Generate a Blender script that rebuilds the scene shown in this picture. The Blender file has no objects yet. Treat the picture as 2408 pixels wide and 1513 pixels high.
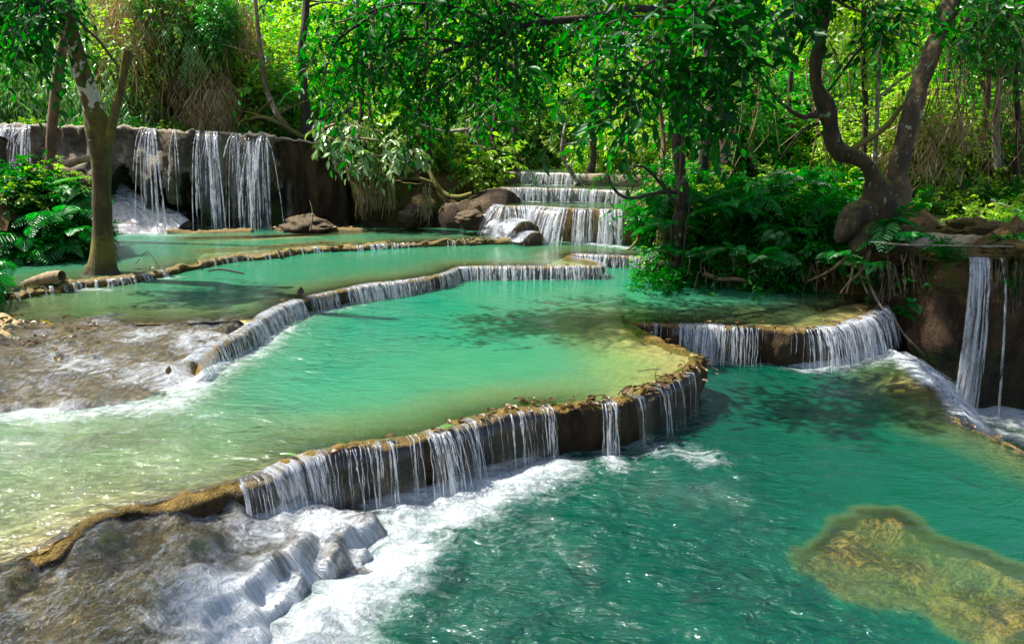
import bpy, math, random
import numpy as np
from mathutils import Vector

R = math.radians
SC = bpy.context.scene
COL = SC.collection

# ------------------------------------------------------------------ camera, sky, sun, exposure
PITCH, FPX, CAMZ = 15.6, 1598.0, 3.0
cam_data = bpy.data.cameras.new('camera')
cam_data.sensor_width = 36.0
cam_data.lens = FPX / 2408.0 * 36.0
cam_data.clip_end = 500.0
cam = bpy.data.objects.new('camera', cam_data)
COL.objects.link(cam)
cam.location = (0, 0, CAMZ)
cam.rotation_euler = (R(90 - PITCH), 0, 0)
SC.camera = cam

SUN_AZ, SUN_EL = -76.0, 56.0          # degrees from +Y (negative: towards the left), elevation
world = bpy.data.worlds.new('World')
SC.world = world
world.use_nodes = True
wn = world.node_tree.nodes
sky = wn.new('ShaderNodeTexSky')
sky.sky_type = 'NISHITA'
sky.sun_disc = False
sky.sun_elevation = R(SUN_EL)
sky.sun_rotation = R(SUN_AZ)
world.node_tree.links.new(sky.outputs[0], wn['Background'].inputs[0])
sky.dust_density = 2.5
wn['Background'].inputs[1].default_value = 0.095
sl = bpy.data.lights.new('sun', 'SUN')
sl.energy = 5.0
sl.angle = R(0.9)
sl.color = (1.0, 0.95, 0.86)
sun = bpy.data.objects.new('sun', sl)
COL.objects.link(sun)
sdir = Vector((math.sin(R(SUN_AZ)) * math.cos(R(SUN_EL)), math.cos(R(SUN_AZ)) * math.cos(R(SUN_EL)), math.sin(R(SUN_EL))))
sun.rotation_euler = (-sdir).to_track_quat('-Z', 'Y').to_euler()
sun.location = (-8, 12, 20)
vs = SC.view_settings
vs.view_transform = 'Standard'
vs.look = 'None'
vs.gamma = 1.0
vs.exposure = 1.28
vs.use_curve_mapping = False
SC.render.engine = 'CYCLES'
cy = SC.cycles
cy.caustics_reflective = False
cy.caustics_refractive = False
cy.max_bounces = 7
cy.diffuse_bounces = 3
cy.glossy_bounces = 3
cy.transmission_bounces = 4
cy.transparent_max_bounces = 14
cy.sample_clamp_indirect = 6.0

# ------------------------------------------------------------------ helpers
_cp, _sp = math.cos(R(PITCH)), math.sin(R(PITCH))


def ray(px, py):
    xc, yc = (px - 1204.0) / FPX, (756.5 - py) / FPX
    return np.array([xc, _cp + yc * _sp, -_sp + yc * _cp])


def at(px, py, z):
    """the place at height z that is seen at (px, py) of the 2408-wide picture"""
    d = ray(px, py)
    t = (z - CAMZ) / d[2]
    return np.array([d[0] * t, d[1] * t, z])


def atY(px, py, Y):
    d = ray(px, py)
    t = Y / d[1]
    return np.array([d[0] * t, Y, CAMZ + d[2] * t])


def trace(pts, z):
    return np.array([at(p[0], p[1], z) for p in pts])


def traceY(pts):
    return np.array([atY(*p) for p in pts])


def smooth(P, step):
    """Catmull-Rom through P (N x k), resampled at even spacing"""
    P = np.asarray(P, float)
    Q = np.vstack([2 * P[0] - P[1], P, 2 * P[-1] - P[-2]])
    out = []
    for i in range(1, len(Q) - 2):
        p0, p1, p2, p3 = Q[i - 1:i + 3]
        t = np.linspace(0, 1, 14, endpoint=False)[:, None]
        out.append(0.5 * (2 * p1 + (p2 - p0) * t + (2 * p0 - 5 * p1 + 4 * p2 - p3) * t ** 2 + (3 * p1 - p0 - 3 * p2 + p3) * t ** 3))
    out.append(P[-1:])
    C = np.vstack(out)
    s = np.concatenate([[0], np.cumsum(np.linalg.norm(np.diff(C[:, :2], axis=0), axis=1) + 1e-9)])
    n = max(2, int(s[-1] / step) + 1)
    u = np.linspace(0, s[-1], n)
    return np.stack([np.interp(u, s, C[:, k]) for k in range(C.shape[1])], 1)


def _hash(ix, iy, iz, seed):
    h = (ix * 374761393 + iy * 668265263 + iz * 2147483647 + seed * 1274126177) & 0xFFFFFFFF
    h = ((h ^ (h >> 13)) * 1274126177) & 0xFFFFFFFF
    h = (h ^ (h >> 16)) & 0xFFFF
    return h / 32767.5 - 1.0


def vnoise(P, seed=0):
    P = np.asarray(P, float)
    I = np.floor(P).astype(np.int64)
    f = P - I
    f = f * f * (3 - 2 * f)
    r = 0
    for a in (0, 1):
        for b in (0, 1):
            for c in (0, 1):
                w = (f[:, 0] if a else 1 - f[:, 0]) * (f[:, 1] if b else 1 - f[:, 1]) * (f[:, 2] if c else 1 - f[:, 2])
                r = r + w * _hash(I[:, 0] + a, I[:, 1] + b, I[:, 2] + c, seed)
    return r


def fbm(P, scale=1.0, octaves=4, seed=0, gain=0.5):
    P = np.asarray(P, float)
    if P.shape[1] == 2:
        P = np.hstack([P, np.zeros((len(P), 1))])
    out, a, tot = 0, 1.0, 0
    for o in range(octaves):
        out = out + a * vnoise(P * scale * 2.03 ** o + 17.3 * o, seed + o)
        tot += a
        a *= gain
    return out / tot


def mesh_np(name, V, F, mats=(), smooth_=True, attrs=None, midx=None, uv=None):
    V = np.asarray(V, np.float32)
    F = np.asarray(F, np.int32)
    k = F.shape[1]
    me = bpy.data.meshes.new(name)
    me.vertices.add(len(V))
    me.vertices.foreach_set('co', V.ravel())
    me.loops.add(F.size)
    me.loops.foreach_set('vertex_index', F.ravel())
    me.polygons.add(len(F))
    me.polygons.foreach_set('loop_start', np.arange(0, F.size, k, dtype=np.int32))
    if smooth_:
        me.polygons.foreach_set('use_smooth', np.ones(len(F), bool))
    for m in mats:
        me.materials.append(m)
    if midx is not None:
        me.polygons.foreach_set('material_index', np.asarray(midx, np.int32))
    for an, av in (attrs or {}).items():
        a = me.attributes.new(an, 'FLOAT', 'POINT')
        a.data.foreach_set('value', np.asarray(av, np.float32))
    if uv is not None:
        l = me.uv_layers.new(name='UVMap')
        l.data.foreach_set('uv', np.asarray(uv, np.float32)[F.ravel()].ravel())
    me.update(calc_edges=True)
    return me


def link(name, data, parent=None, label=None, cat=None, group=None, kind=None, loc=None):
    o = bpy.data.objects.new(name, data)
    COL.objects.link(o)
    if parent is not None:
        o.parent = parent
    for k, v in (('label', label), ('category', cat), ('group', group), ('kind', kind)):
        if v:
            o[k] = v
    if loc is not None:
        o.location = loc
    return o


def thing(name, label, cat, loc=(0, 0, 0), group=None):
    return link(name, None, None, label, cat, group, None, [float(c) for c in loc])


def put(o, root):
    """make o (built in world coordinates) a part of root, which stands at root.location"""
    o.parent = root
    o.matrix_parent_inverse.identity()
    o.location = [-c for c in root.location]
    return o


def grid_faces(n, m, closed=False):
    i = np.arange(n - 1)[:, None]
    mm = m if closed else m - 1
    j = np.arange(mm)[None, :]
    j2 = (j + 1) % m
    return np.stack([i * m + j, (i + 1) * m + j, (i + 1) * m + j2, i * m + j2], -1).reshape(-1, 4)


# ------------------------------------------------------------------ materials
class NT:
    def __init__(self, name):
        self.m = bpy.data.materials.new(name)
        self.m.use_nodes = True
        self.t = self.m.node_tree
        self.t.nodes.clear()
        self.out = self.n('ShaderNodeOutputMaterial')

    def n(self, typ, ins=None, **kw):
        nd = self.t.nodes.new(typ)
        for k, v in kw.items():
            setattr(nd, k, v)
        for k, v in (ins or {}).items():
            if hasattr(v, 'links') or isinstance(v, bpy.types.NodeSocket):
                self.t.links.new(v, nd.inputs[k])
            else:
                nd.inputs[k].default_value = v
        return nd

    def math(self, op, a, b=None, clamp=False):
        ins = {0: a}
        if b is not None:
            ins[1] = b
        return self.n('ShaderNodeMath', ins, operation=op, use_clamp=clamp).outputs[0]

    def mix(self, f, a, b):
        nd = self.n('ShaderNodeMix', data_type='RGBA')
        for k, v in ((0, f), (6, a), (7, b)):
            if isinstance(v, bpy.types.NodeSocket):
                self.t.links.new(v, nd.inputs[k])
            else:
                nd.inputs[k].default_value = (*v, 1) if k and len(v) == 3 else v
        return nd.outputs[2]

    def noise(self, scale, detail=4, rough=0.55, vec=None, dist=0.0):
        ins = {'Scale': scale, 'Detail': detail, 'Roughness': rough, 'Distortion': dist}
        if vec is not None:
            ins['Vector'] = vec
        return self.n('ShaderNodeTexNoise', ins).outputs[0]

    def ramp(self, f, stops, interp='LINEAR'):
        nd = self.n('ShaderNodeValToRGB', {0: f})
        cr = nd.color_ramp
        cr.interpolation = interp
        while len(cr.elements) < len(stops):
            cr.elements.new(0.5)
        for e, (p, c) in zip(cr.elements, stops):
            e.position = p
            e.color = (*c, 1) if len(c) == 3 else c
        return nd.outputs[0]

    def step(self, f, lo, hi):
        return self.n('ShaderNodeMapRange', {0: f, 1: lo, 2: hi, 3: 0.0, 4: 1.0}, interpolation_type='SMOOTHSTEP').outputs[0]

    def attr(self, name):
        return self.n('ShaderNodeAttribute', attribute_name=name).outputs['Fac']

    def pos(self, sx=1, sy=1, sz=1):
        g = self.n('ShaderNodeNewGeometry')
        return self.n('ShaderNodeMapping', {0: g.outputs['Position'], 3: (sx, sy, sz)}).outputs[0]

    def done(self, sh):
        self.t.links.new(sh, self.out.inputs[0])
        return self.m


def rock_mat(name, face_a, face_b, top, topamt=1.0, rough=0.6, streak=False, moss=None, bump=0.5, scale=3.0):
    t = NT(name)
    p = t.pos()
    pz = t.pos(1, 1, 0.25) if streak else p
    n1 = t.noise(scale, 6, 0.6, pz)
    n2 = t.noise(scale * 6, 5, 0.65, pz)
    c = t.mix(t.step(n1, 0.35, 0.65), face_a, face_b)
    c = t.mix(t.math('MULTIPLY', t.step(n2, 0.5, 0.8), 0.55), c, [x * 1.9 for x in face_b])
    c = t.mix(t.math('MULTIPLY', t.step(n2, 0.5, 0.25), 0.6), c, [x * 0.45 for x in face_a])
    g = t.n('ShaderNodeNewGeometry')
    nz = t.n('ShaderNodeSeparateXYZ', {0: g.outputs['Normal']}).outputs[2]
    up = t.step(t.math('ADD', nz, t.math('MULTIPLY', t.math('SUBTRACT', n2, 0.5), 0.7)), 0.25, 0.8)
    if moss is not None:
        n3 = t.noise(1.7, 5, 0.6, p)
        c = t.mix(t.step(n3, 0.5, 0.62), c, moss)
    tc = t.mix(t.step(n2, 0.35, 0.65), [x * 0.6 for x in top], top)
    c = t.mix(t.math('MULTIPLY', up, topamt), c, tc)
    bm = t.n('ShaderNodeBump', {'Strength': bump, 'Distance': 0.05, 'Height': t.math('ADD', n2, t.noise(scale * 18, 4, 0.6, p))})
    b = t.n('ShaderNodeBsdfPrincipled', {'Base Color': c, 'Roughness': rough, 'Normal': bm.outputs[0], 'Specular IOR Level': 0.22})
    return t.done(b.outputs[0])


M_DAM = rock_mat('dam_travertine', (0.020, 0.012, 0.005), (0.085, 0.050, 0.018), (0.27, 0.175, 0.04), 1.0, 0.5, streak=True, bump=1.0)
M_BED = rock_mat('pool_bed', (0.30, 0.23, 0.09), (0.42, 0.34, 0.15), (0.46, 0.36, 0.13), 0.7, 0.8, scale=2.0)
M_REEF = rock_mat('reef_rock', (0.17, 0.085, 0.012), (0.40, 0.25, 0.065), (0.34, 0.20, 0.035), 0.4, 0.7, scale=1.3, bump=0.8)
M_SHELF = rock_mat('shelf_rock', (0.31, 0.20, 0.085), (0.56, 0.42, 0.21), (0.54, 0.40, 0.19), 0.6, 0.5, scale=4.0)
def wall_mat(name):
    t = NT(name)
    p = t.pos()
    n1 = t.noise(2.6, 6, 0.62, p, 0.5)
    n2 = t.noise(16.0, 6, 0.66, p)
    n3 = t.noise(5.0, 5, 0.6, t.pos(1, 1, 0.22), 0.4)
    tufa = t.mix(t.step(n1, 0.36, 0.64), (0.075, 0.056, 0.034), (0.255, 0.205, 0.135))
    tufa = t.mix(t.math('MULTIPLY', t.step(n3, 0.55, 0.72), 0.7), tufa, (0.07, 0.052, 0.03))
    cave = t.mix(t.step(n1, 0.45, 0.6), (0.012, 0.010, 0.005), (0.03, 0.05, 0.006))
    brown = t.mix(t.step(n3, 0.38, 0.62), (0.022, 0.012, 0.006), (0.085, 0.05, 0.024))
    wob = t.math('MULTIPLY', t.math('SUBTRACT', n2, 0.5), 0.5)
    c = t.mix(t.step(t.math('ADD', t.attr('brown'), wob), 0.35, 0.65), tufa, brown)
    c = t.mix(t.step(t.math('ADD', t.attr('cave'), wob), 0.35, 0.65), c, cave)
    g = t.n('ShaderNodeNewGeometry')
    nz = t.n('ShaderNodeSeparateXYZ', {0: g.outputs['Normal']}).outputs[2]
    c = t.mix(t.step(t.math('ADD', nz, wob), 0.45, 0.8), c, (0.42, 0.36, 0.25))  # up-facing rock paler: the lit top edge put into the colour
    c = t.mix(t.math('MULTIPLY', t.step(n2, 0.5, 0.25), 0.7), c, (0.02, 0.015, 0.008))
    bm = t.n('ShaderNodeBump', {'Strength': 1.0, 'Distance': 0.08, 'Height': t.math('ADD', n2, t.noise(45.0, 4, 0.6, p))})
    b = t.n('ShaderNodeBsdfPrincipled', {'Base Color': c, 'Roughness': 0.75, 'Normal': bm.outputs[0], 'Specular IOR Level': 0.2})
    return t.done(b.outputs[0])


M_WALL = wall_mat('tufa_cliff_rock')
M_SHELF2 = rock_mat('tan_shelf', (0.30, 0.215, 0.10), (0.56, 0.44, 0.24), (0.54, 0.42, 0.20), 0.6, 0.5, scale=4.0, moss=(0.20, 0.20, 0.07))
M_TUFA = rock_mat('tufa_wall', (0.10, 0.08, 0.052), (0.31, 0.26, 0.18), (0.46, 0.40, 0.29), 0.85, 0.75, scale=3.2, bump=1.0)  # pale top colour carries the lit upper edge
M_CAVE = rock_mat('dark_mossy_rock', (0.010, 0.008, 0.004), (0.030, 0.024, 0.010), (0.05, 0.06, 0.01), 0.6, 0.6, moss=(0.025, 0.05, 0.004))
M_BROWN = rock_mat('brown_rock', (0.022, 0.012, 0.006), (0.075, 0.043, 0.02), (0.20, 0.15, 0.085), 0.7, 0.65, streak=True, bump=0.9)
M_ROOTW = rock_mat('rooty_wall', (0.03, 0.019, 0.007), (0.12, 0.078, 0.024), (0.22, 0.15, 0.045), 0.8, 0.8, moss=(0.075, 0.075, 0.008), bump=1.0, scale=4.0)
M_GOLD = rock_mat('golden_rock', (0.09, 0.053, 0.016), (0.29, 0.185, 0.055), (0.36, 0.26, 0.09), 0.8, 0.55, scale=5.0, bump=0.9)
M_SOIL = rock_mat('forest_soil', (0.035, 0.022, 0.009), (0.14, 0.085, 0.03), (0.22, 0.135, 0.045), 0.7, 0.9, scale=3.0, bump=0.9)


def water_mat(name, deep, mid, shallow, k=2.4, turb=1.0, ior=1.5):
    t = NT(name)
    d = t.attr('depth')
    fo = t.attr('foam')
    tu = t.attr('turb')
    p = t.pos()
    # ripples: three sizes, the finest stretched along the flow
    w1 = t.noise(1.9, 3, 0.5, t.pos(0.75, 1.3, 1.0), 0.8)
    w2 = t.noise(6.0, 4, 0.55, t.pos(0.7, 1.6, 1.0), 1.0)
    w3 = t.noise(24.0, 3, 0.6, t.pos(0.8, 1.9, 1.0), 0.6)
    h = t.math('ADD', t.math('MULTIPLY', w1, 0.42), t.math('ADD', t.math('MULTIPLY', w2, 0.20), t.math('MULTIPLY', w3, 0.03)))
    patch = t.step(t.noise(0.8, 3, 0.5, p, 0.5), 0.35, 0.65)
    st = t.math('MULTIPLY', tu, t.math('ADD', 0.55, t.math('MULTIPLY', patch, 0.45)))
    bm = t.n('ShaderNodeBump', {'Strength': st, 'Distance': 0.33 * turb, 'Height': h})
    body = t.ramp(t.math('MULTIPLY', d, 0.8), [(0.0, shallow), (0.42, mid), (1.0, deep)])
    body = t.mix(t.math('MULTIPLY', t.step(t.noise(1.1, 4, 0.6, p, 1.0), 0.4, 0.7), 0.35), body, mid)
    exp = lambda kk: t.math('POWER', math.exp(-kk), d)
    tr = t.n('ShaderNodeCombineColor', {0: exp(2.0), 1: exp(0.35), 2: exp(0.9)}).outputs[0]
    opac = t.math('SUBTRACT', 1.0, exp(k))
    # foam: fine lace whose reach follows the foam attribute
    f1 = t.noise(3.4, 9, 0.70, t.pos(1.0, 1.6, 1.0), 1.6)
    f2 = t.noise(26.0, 5, 0.7, p, 0.6)
    lace = t.math('ADD', t.math('MULTIPLY', f1, 0.75), t.math('MULTIPLY', f2, 0.25))
    ff = t.step(t.math('ADD', lace, t.math('MULTIPLY', fo, 0.54)), 0.72, 1.12)
    dif = t.n('ShaderNodeBsdfDiffuse', {'Color': body, 'Normal': bm.outputs[0]})
    trn = t.n('ShaderNodeBsdfTransparent', {'Color': tr})
    inn = t.n('ShaderNodeMixShader', {0: opac, 1: trn.outputs[0], 2: dif.outputs[0]})
    fn = t.noise(9.0, 7, 0.7, p, 1.2)
    fb = t.n('ShaderNodeBump', {'Strength': 1.0, 'Distance': 0.10, 'Height': t.math('ADD', fn, t.math('MULTIPLY', f2, 0.5))})
    fc = t.mix(t.step(fn, 0.3, 0.7), (0.50, 0.58, 0.62), (0.86, 0.90, 0.92))  # grey to white foam tones: shading put into the colour
    fd = t.n('ShaderNodeBsdfDiffuse', {'Color': fc, 'Normal': fb.outputs[0]})
    inn = t.n('ShaderNodeMixShader', {0: ff, 1: inn.outputs[0], 2: fd.outputs[0]})
    gl = t.n('ShaderNodeBsdfGlossy', {'Roughness': 0.05, 'Normal': bm.outputs[0]})
    fr = t.n('ShaderNodeFresnel', {'IOR': ior, 'Normal': bm.outputs[0]})
    fac = t.math('MULTIPLY', fr.outputs[0], t.math('SUBTRACT', 1.0, t.math('MULTIPLY', ff, 0.8)))
    sh = t.n('ShaderNodeMixShader', {0: fac, 1: inn.outputs[0], 2: gl.outputs[0]})
    return t.done(sh.outputs[0])


M_POOL = water_mat('milky_emerald_water', (0.000, 0.158, 0.090), (0.048, 0.205, 0.105), (0.22, 0.265, 0.095), ior=1.6)
M_POOL0 = water_mat('deep_green_water', (0.000, 0.046, 0.028), (0.003, 0.072, 0.039), (0.11, 0.17, 0.05), k=3.2, turb=1.9, ior=1.75)


def rapids_mat(name, tint=(0.9, 0.93, 0.9)):
    """thin fast water: clear, glossy, with white streaks along the uv's v"""
    t = NT(name)
    uv = t.n('ShaderNodeUVMap').outputs[0]
    m1 = t.n('ShaderNodeMapping', {0: uv, 3: (9.0, 2.4, 1.0)}).outputs[0]
    m2 = t.n('ShaderNodeMapping', {0: uv, 3: (34.0, 6.0, 1.0)}).outputs[0]
    a = t.noise(1.0, 5, 0.6, m1, 0.7)
    b = t.noise(1.0, 5, 0.65, m2, 0.5)
    big = t.noise(1.6, 3, 0.5, t.pos(), 0.6)
    s = t.math('ADD', t.math('ADD', t.math('MULTIPLY', a, 0.4), t.math('MULTIPLY', b, 0.42)), t.math('MULTIPLY', big, 0.2))
    ff = t.step(t.math('ADD', s, t.math('MULTIPLY', t.attr('foam'), 0.46)), 0.62, 1.0)
    bm = t.n('ShaderNodeBump', {'Strength': 0.9, 'Distance': 0.16, 'Height': t.math('ADD', a, t.math('MULTIPLY', b, 0.4))})
    trn = t.n('ShaderNodeBsdfTransparent', {'Color': (*tint, 1)})
    d = t.n('ShaderNodeBsdfDiffuse', {'Color': (0.78, 0.82, 0.88, 1), 'Normal': bm.outputs[0]})
    inn = t.n('ShaderNodeMixShader', {0: ff, 1: trn.outputs[0], 2: d.outputs[0]})
    gl = t.n('ShaderNodeBsdfGlossy', {'Roughness': 0.08, 'Normal': bm.outputs[0]})
    fr = t.n('ShaderNodeFresnel', {'IOR': 1.8, 'Normal': bm.outputs[0]})
    sh = t.n('ShaderNodeMixShader', {0: t.math('MULTIPLY', fr.outputs[0], 1.0), 1: inn.outputs[0], 2: gl.outputs[0]})
    return t.done(sh.outputs[0])


M_RAPID = rapids_mat('fast_clear_water')


def riffle_mat(name):
    """shallow broken water: clear, chaotic glints, lace of foam; streaky only where it is steep"""
    t = NT(name)
    uv = t.n('ShaderNodeUVMap').outputs[0]
    st = t.attr('steep')
    p = t.pos()
    i1 = t.noise(5.5, 6, 0.62, p, 1.8)
    i2 = t.noise(19.0, 5, 0.65, p, 1.2)
    a = t.noise(1.0, 5, 0.62, t.n('ShaderNodeMapping', {0: uv, 3: (9.0, 1.6, 1.0)}).outputs[0], 0.9)
    b = t.noise(1.0, 5, 0.65, t.n('ShaderNodeMapping', {0: uv, 3: (30.0, 3.0, 1.0)}).outputs[0], 0.6)
    iso = t.math('ADD', t.math('MULTIPLY', i1, 0.7), t.math('MULTIPLY', i2, 0.3))
    fl = t.math('ADD', t.math('MULTIPLY', a, 0.5), t.math('MULTIPLY', b, 0.5))
    s = t.math('ADD', t.math('MULTIPLY', iso, t.math('SUBTRACT', 1.0, st)), t.math('MULTIPLY', fl, st))
    big = t.noise(1.7, 4, 0.6, p, 0.8)
    ff = t.step(t.math('ADD', t.math('ADD', t.math('MULTIPLY', s, 0.85), t.math('MULTIPLY', big, 0.15)), t.math('MULTIPLY', t.attr('foam'), 0.42)), 0.60, 0.98)
    bm = t.n('ShaderNodeBump', {'Strength': 1.0, 'Distance': 0.16, 'Height': s})
    trn = t.n('ShaderNodeBsdfTransparent', {'Color': (0.93, 0.95, 0.90, 1)})
    d = t.n('ShaderNodeBsdfDiffuse', {'Color': (0.76, 0.80, 0.84, 1), 'Normal': bm.outputs[0]})
    inn = t.n('ShaderNodeMixShader', {0: t.math('MULTIPLY', ff, 0.92), 1: trn.outputs[0], 2: d.outputs[0]})
    gl = t.n('ShaderNodeBsdfGlossy', {'Roughness': 0.07, 'Normal': bm.outputs[0]})
    fr = t.n('ShaderNodeFresnel', {'IOR': 1.75, 'Normal': bm.outputs[0]})
    sh = t.n('ShaderNodeMixShader', {0: fr.outputs[0], 1: inn.outputs[0], 2: gl.outputs[0]})
    return t.done(sh.outputs[0])


M_RIFFLE = riffle_mat('broken_shallow_water')


def strand_mat(name, op, col):
    t = NT(name)
    d = t.n('ShaderNodeBsdfDiffuse', {'Color': (*col, 1)})
    tl = t.n('ShaderNodeBsdfTranslucent', {'Color': (*col, 1)})
    w = t.n('ShaderNodeMixShader', {0: 0.4, 1: d.outputs[0], 2: tl.outputs[0]})
    gl = t.n('ShaderNodeBsdfGlossy', {'Roughness': 0.1})
    w = t.n('ShaderNodeMixShader', {0: 0.22, 1: w.outputs[0], 2: gl.outputs[0]})
    tr = t.n('ShaderNodeBsdfTransparent')
    nz = t.noise(1.0, 4, 0.6, t.pos(26, 26, 2.4))
    o = t.math('MULTIPLY', t.step(nz, 0.3, 0.68), op)
    s = t.n('ShaderNodeMixShader', {0: o, 1: tr.outputs[0], 2: w.outputs[0]})
    return t.done(s.outputs[0])


M_STRAND = strand_mat('falling_water', 0.55, (0.80, 0.84, 0.90))


def veil_mat(name, gain):
    t = NT(name)
    uv = t.n('ShaderNodeUVMap').outputs[0]
    a = t.noise(1.0, 5, 0.62, t.n('ShaderNodeMapping', {0: uv, 3: (22.0, 0.8, 1.0)}).outputs[0], 0.15)
    b = t.noise(1.0, 3, 0.6, t.n('ShaderNodeMapping', {0: uv, 3: (70.0, 1.6, 1.0)}).outputs[0], 0.1)
    big = t.noise(1.0, 2, 0.5, t.n('ShaderNodeMapping', {0: uv, 3: (3.0, 0.2, 1.0)}).outputs[0])
    s = t.math('ADD', t.math('ADD', t.math('MULTIPLY', a, 0.45), t.math('MULTIPLY', b, 0.3)), t.math('MULTIPLY', big, 0.3))
    o = t.math('MULTIPLY', t.step(t.math('ADD', s, t.math('MULTIPLY', t.attr('foam'), 0.35)), 0.56, 0.95), gain)
    d = t.n('ShaderNodeBsdfDiffuse', {'Color': (0.78, 0.82, 0.9, 1)})
    tl = t.n('ShaderNodeBsdfTranslucent', {'Color': (0.78, 0.82, 0.9, 1)})
    w = t.n('ShaderNodeMixShader', {0: 0.4, 1: d.outputs[0], 2: tl.outputs[0]})
    tr = t.n('ShaderNodeBsdfTransparent')
    gl = t.n('ShaderNodeBsdfGlossy', {'Roughness': 0.2})
    base = t.n('ShaderNodeMixShader', {0: 0.05, 1: tr.outputs[0], 2: gl.outputs[0]})
    sh = t.n('ShaderNodeMixShader', {0: o, 1: base.outputs[0], 2: w.outputs[0]})
    return t.done(sh.outputs[0])


M_VEIL = veil_mat('water_veil', 0.72)

# ------------------------------------------------------------------ traced lines (world coordinates at their own heights)
Z0, Z1, Z2, Z3, Z4, Z5, Z6, ZR, ZM = 0.0, 0.5, 0.73, 0.83, 1.45, 1.74, 2.02, 1.32, -0.9
FRONT = smooth(trace([(-420, 1450), (-250, 1410), (-100, 1372), (0, 1335), (120, 1278), (200, 1238), (270, 1207), (400, 1172), (500, 1146), (600, 1120),
                      (680, 1086), (760, 1062), (850, 1046), (940, 1031), (1030, 1013), (1100, 987), (1200, 967), (1300, 952), (1400, 945), (1480, 934),
                      (1540, 908), (1600, 882), (1640, 857), (1652, 842), (1642, 829), (1600, 815), (1560, 801), (1525, 784), (1498, 768), (1484, 757)], Z1), 0.035)
RIGHT = smooth(trace([(1462, 755), (1500, 757), (1580, 760), (1700, 765), (1800, 769), (1890, 771), (1960, 765), (2015, 750), (2050, 735), (2070, 722), (2088, 706)], Z1), 0.035)
DAM2 = smooth(trace([(436, 850), (475, 821), (505, 803), (540, 790), (575, 770), (600, 752), (620, 738), (650, 722), (690, 707), (730, 695), (790, 682),
                     (860, 669), (930, 661), (1000, 650), (1050, 640), (1066, 632), (1078, 628), (1100, 626), (1200, 625), (1300, 625), (1370, 624), (1400, 625), (1413, 622),
                     (1404, 616), (1379, 611), (1350, 606), (1338, 602), (1346, 598), (1365, 597), (1400, 598), (1460, 600), (1500, 602), (1545, 606), (1570, 609)], Z2), 0.045)
DAM3 = smooth(trace([(20, 690), (100, 674), (150, 668), (190, 660), (240, 656), (290, 651), (350, 640), (420, 625), (500, 610), (560, 600), (640, 594), (700, 585), (740, 580),
                     (800, 577), (860, 575), (900, 572), (1000, 568), (1100, 565), (1200, 562), (1262, 561)], Z3), 0.05)
RIM0 = smooth(trace([(2900, 1300), (2700, 1205), (2500, 1105), (2408, 1062), (2350, 1034), (2300, 1014), (2255, 997), (2238, 970), (2222, 940), (2200, 908), (2170, 876), (2140, 850),
                     (2110, 828), (2072, 808)], Z0), 0.035)
FALLA = smooth(trace([(1172, 480), (1190, 484), (1250, 483), (1330, 489), (1400, 491), (1470, 492), (1510, 493)], Z4), 0.07)
FALLB = smooth(trace([(1170, 441), (1200, 441), (1300, 442), (1400, 445), (1480, 449), (1530, 450)], Z5), 0.08)
FALLC = smooth(trace([(1180, 404), (1230, 404), (1300, 406), (1400, 409), (1480, 411), (1560, 412)], Z6), 0.09)
WALL = smooth(traceY([(-420, 291, 15.2), (-200, 291, 15.3), (0, 293, 15.5), (150, 296, 15.7), (300, 300, 15.9), (420, 305, 16.1), (540, 312, 16.3), (640, 320, 16.4), (740, 332, 16.5), (815, 340, 16.6)]), 0.06)


# ------------------------------------------------------------------ builders for the setting
def normals2(P):
    T = np.gradient(P[:, :2], axis=0)
    T /= np.linalg.norm(T, axis=1)[:, None] + 1e-9
    k = np.ones(5) / 5
    N = np.stack([T[:, 1], -T[:, 0]], 1)
    Np = np.vstack([N[:1]] * 2 + [N] + [N[-1:]] * 2)
    N = np.stack([np.convolve(Np[:, i], k, 'valid') for i in (0, 1)], 1)
    return N / (np.linalg.norm(N, axis=1)[:, None] + 1e-9)


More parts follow.
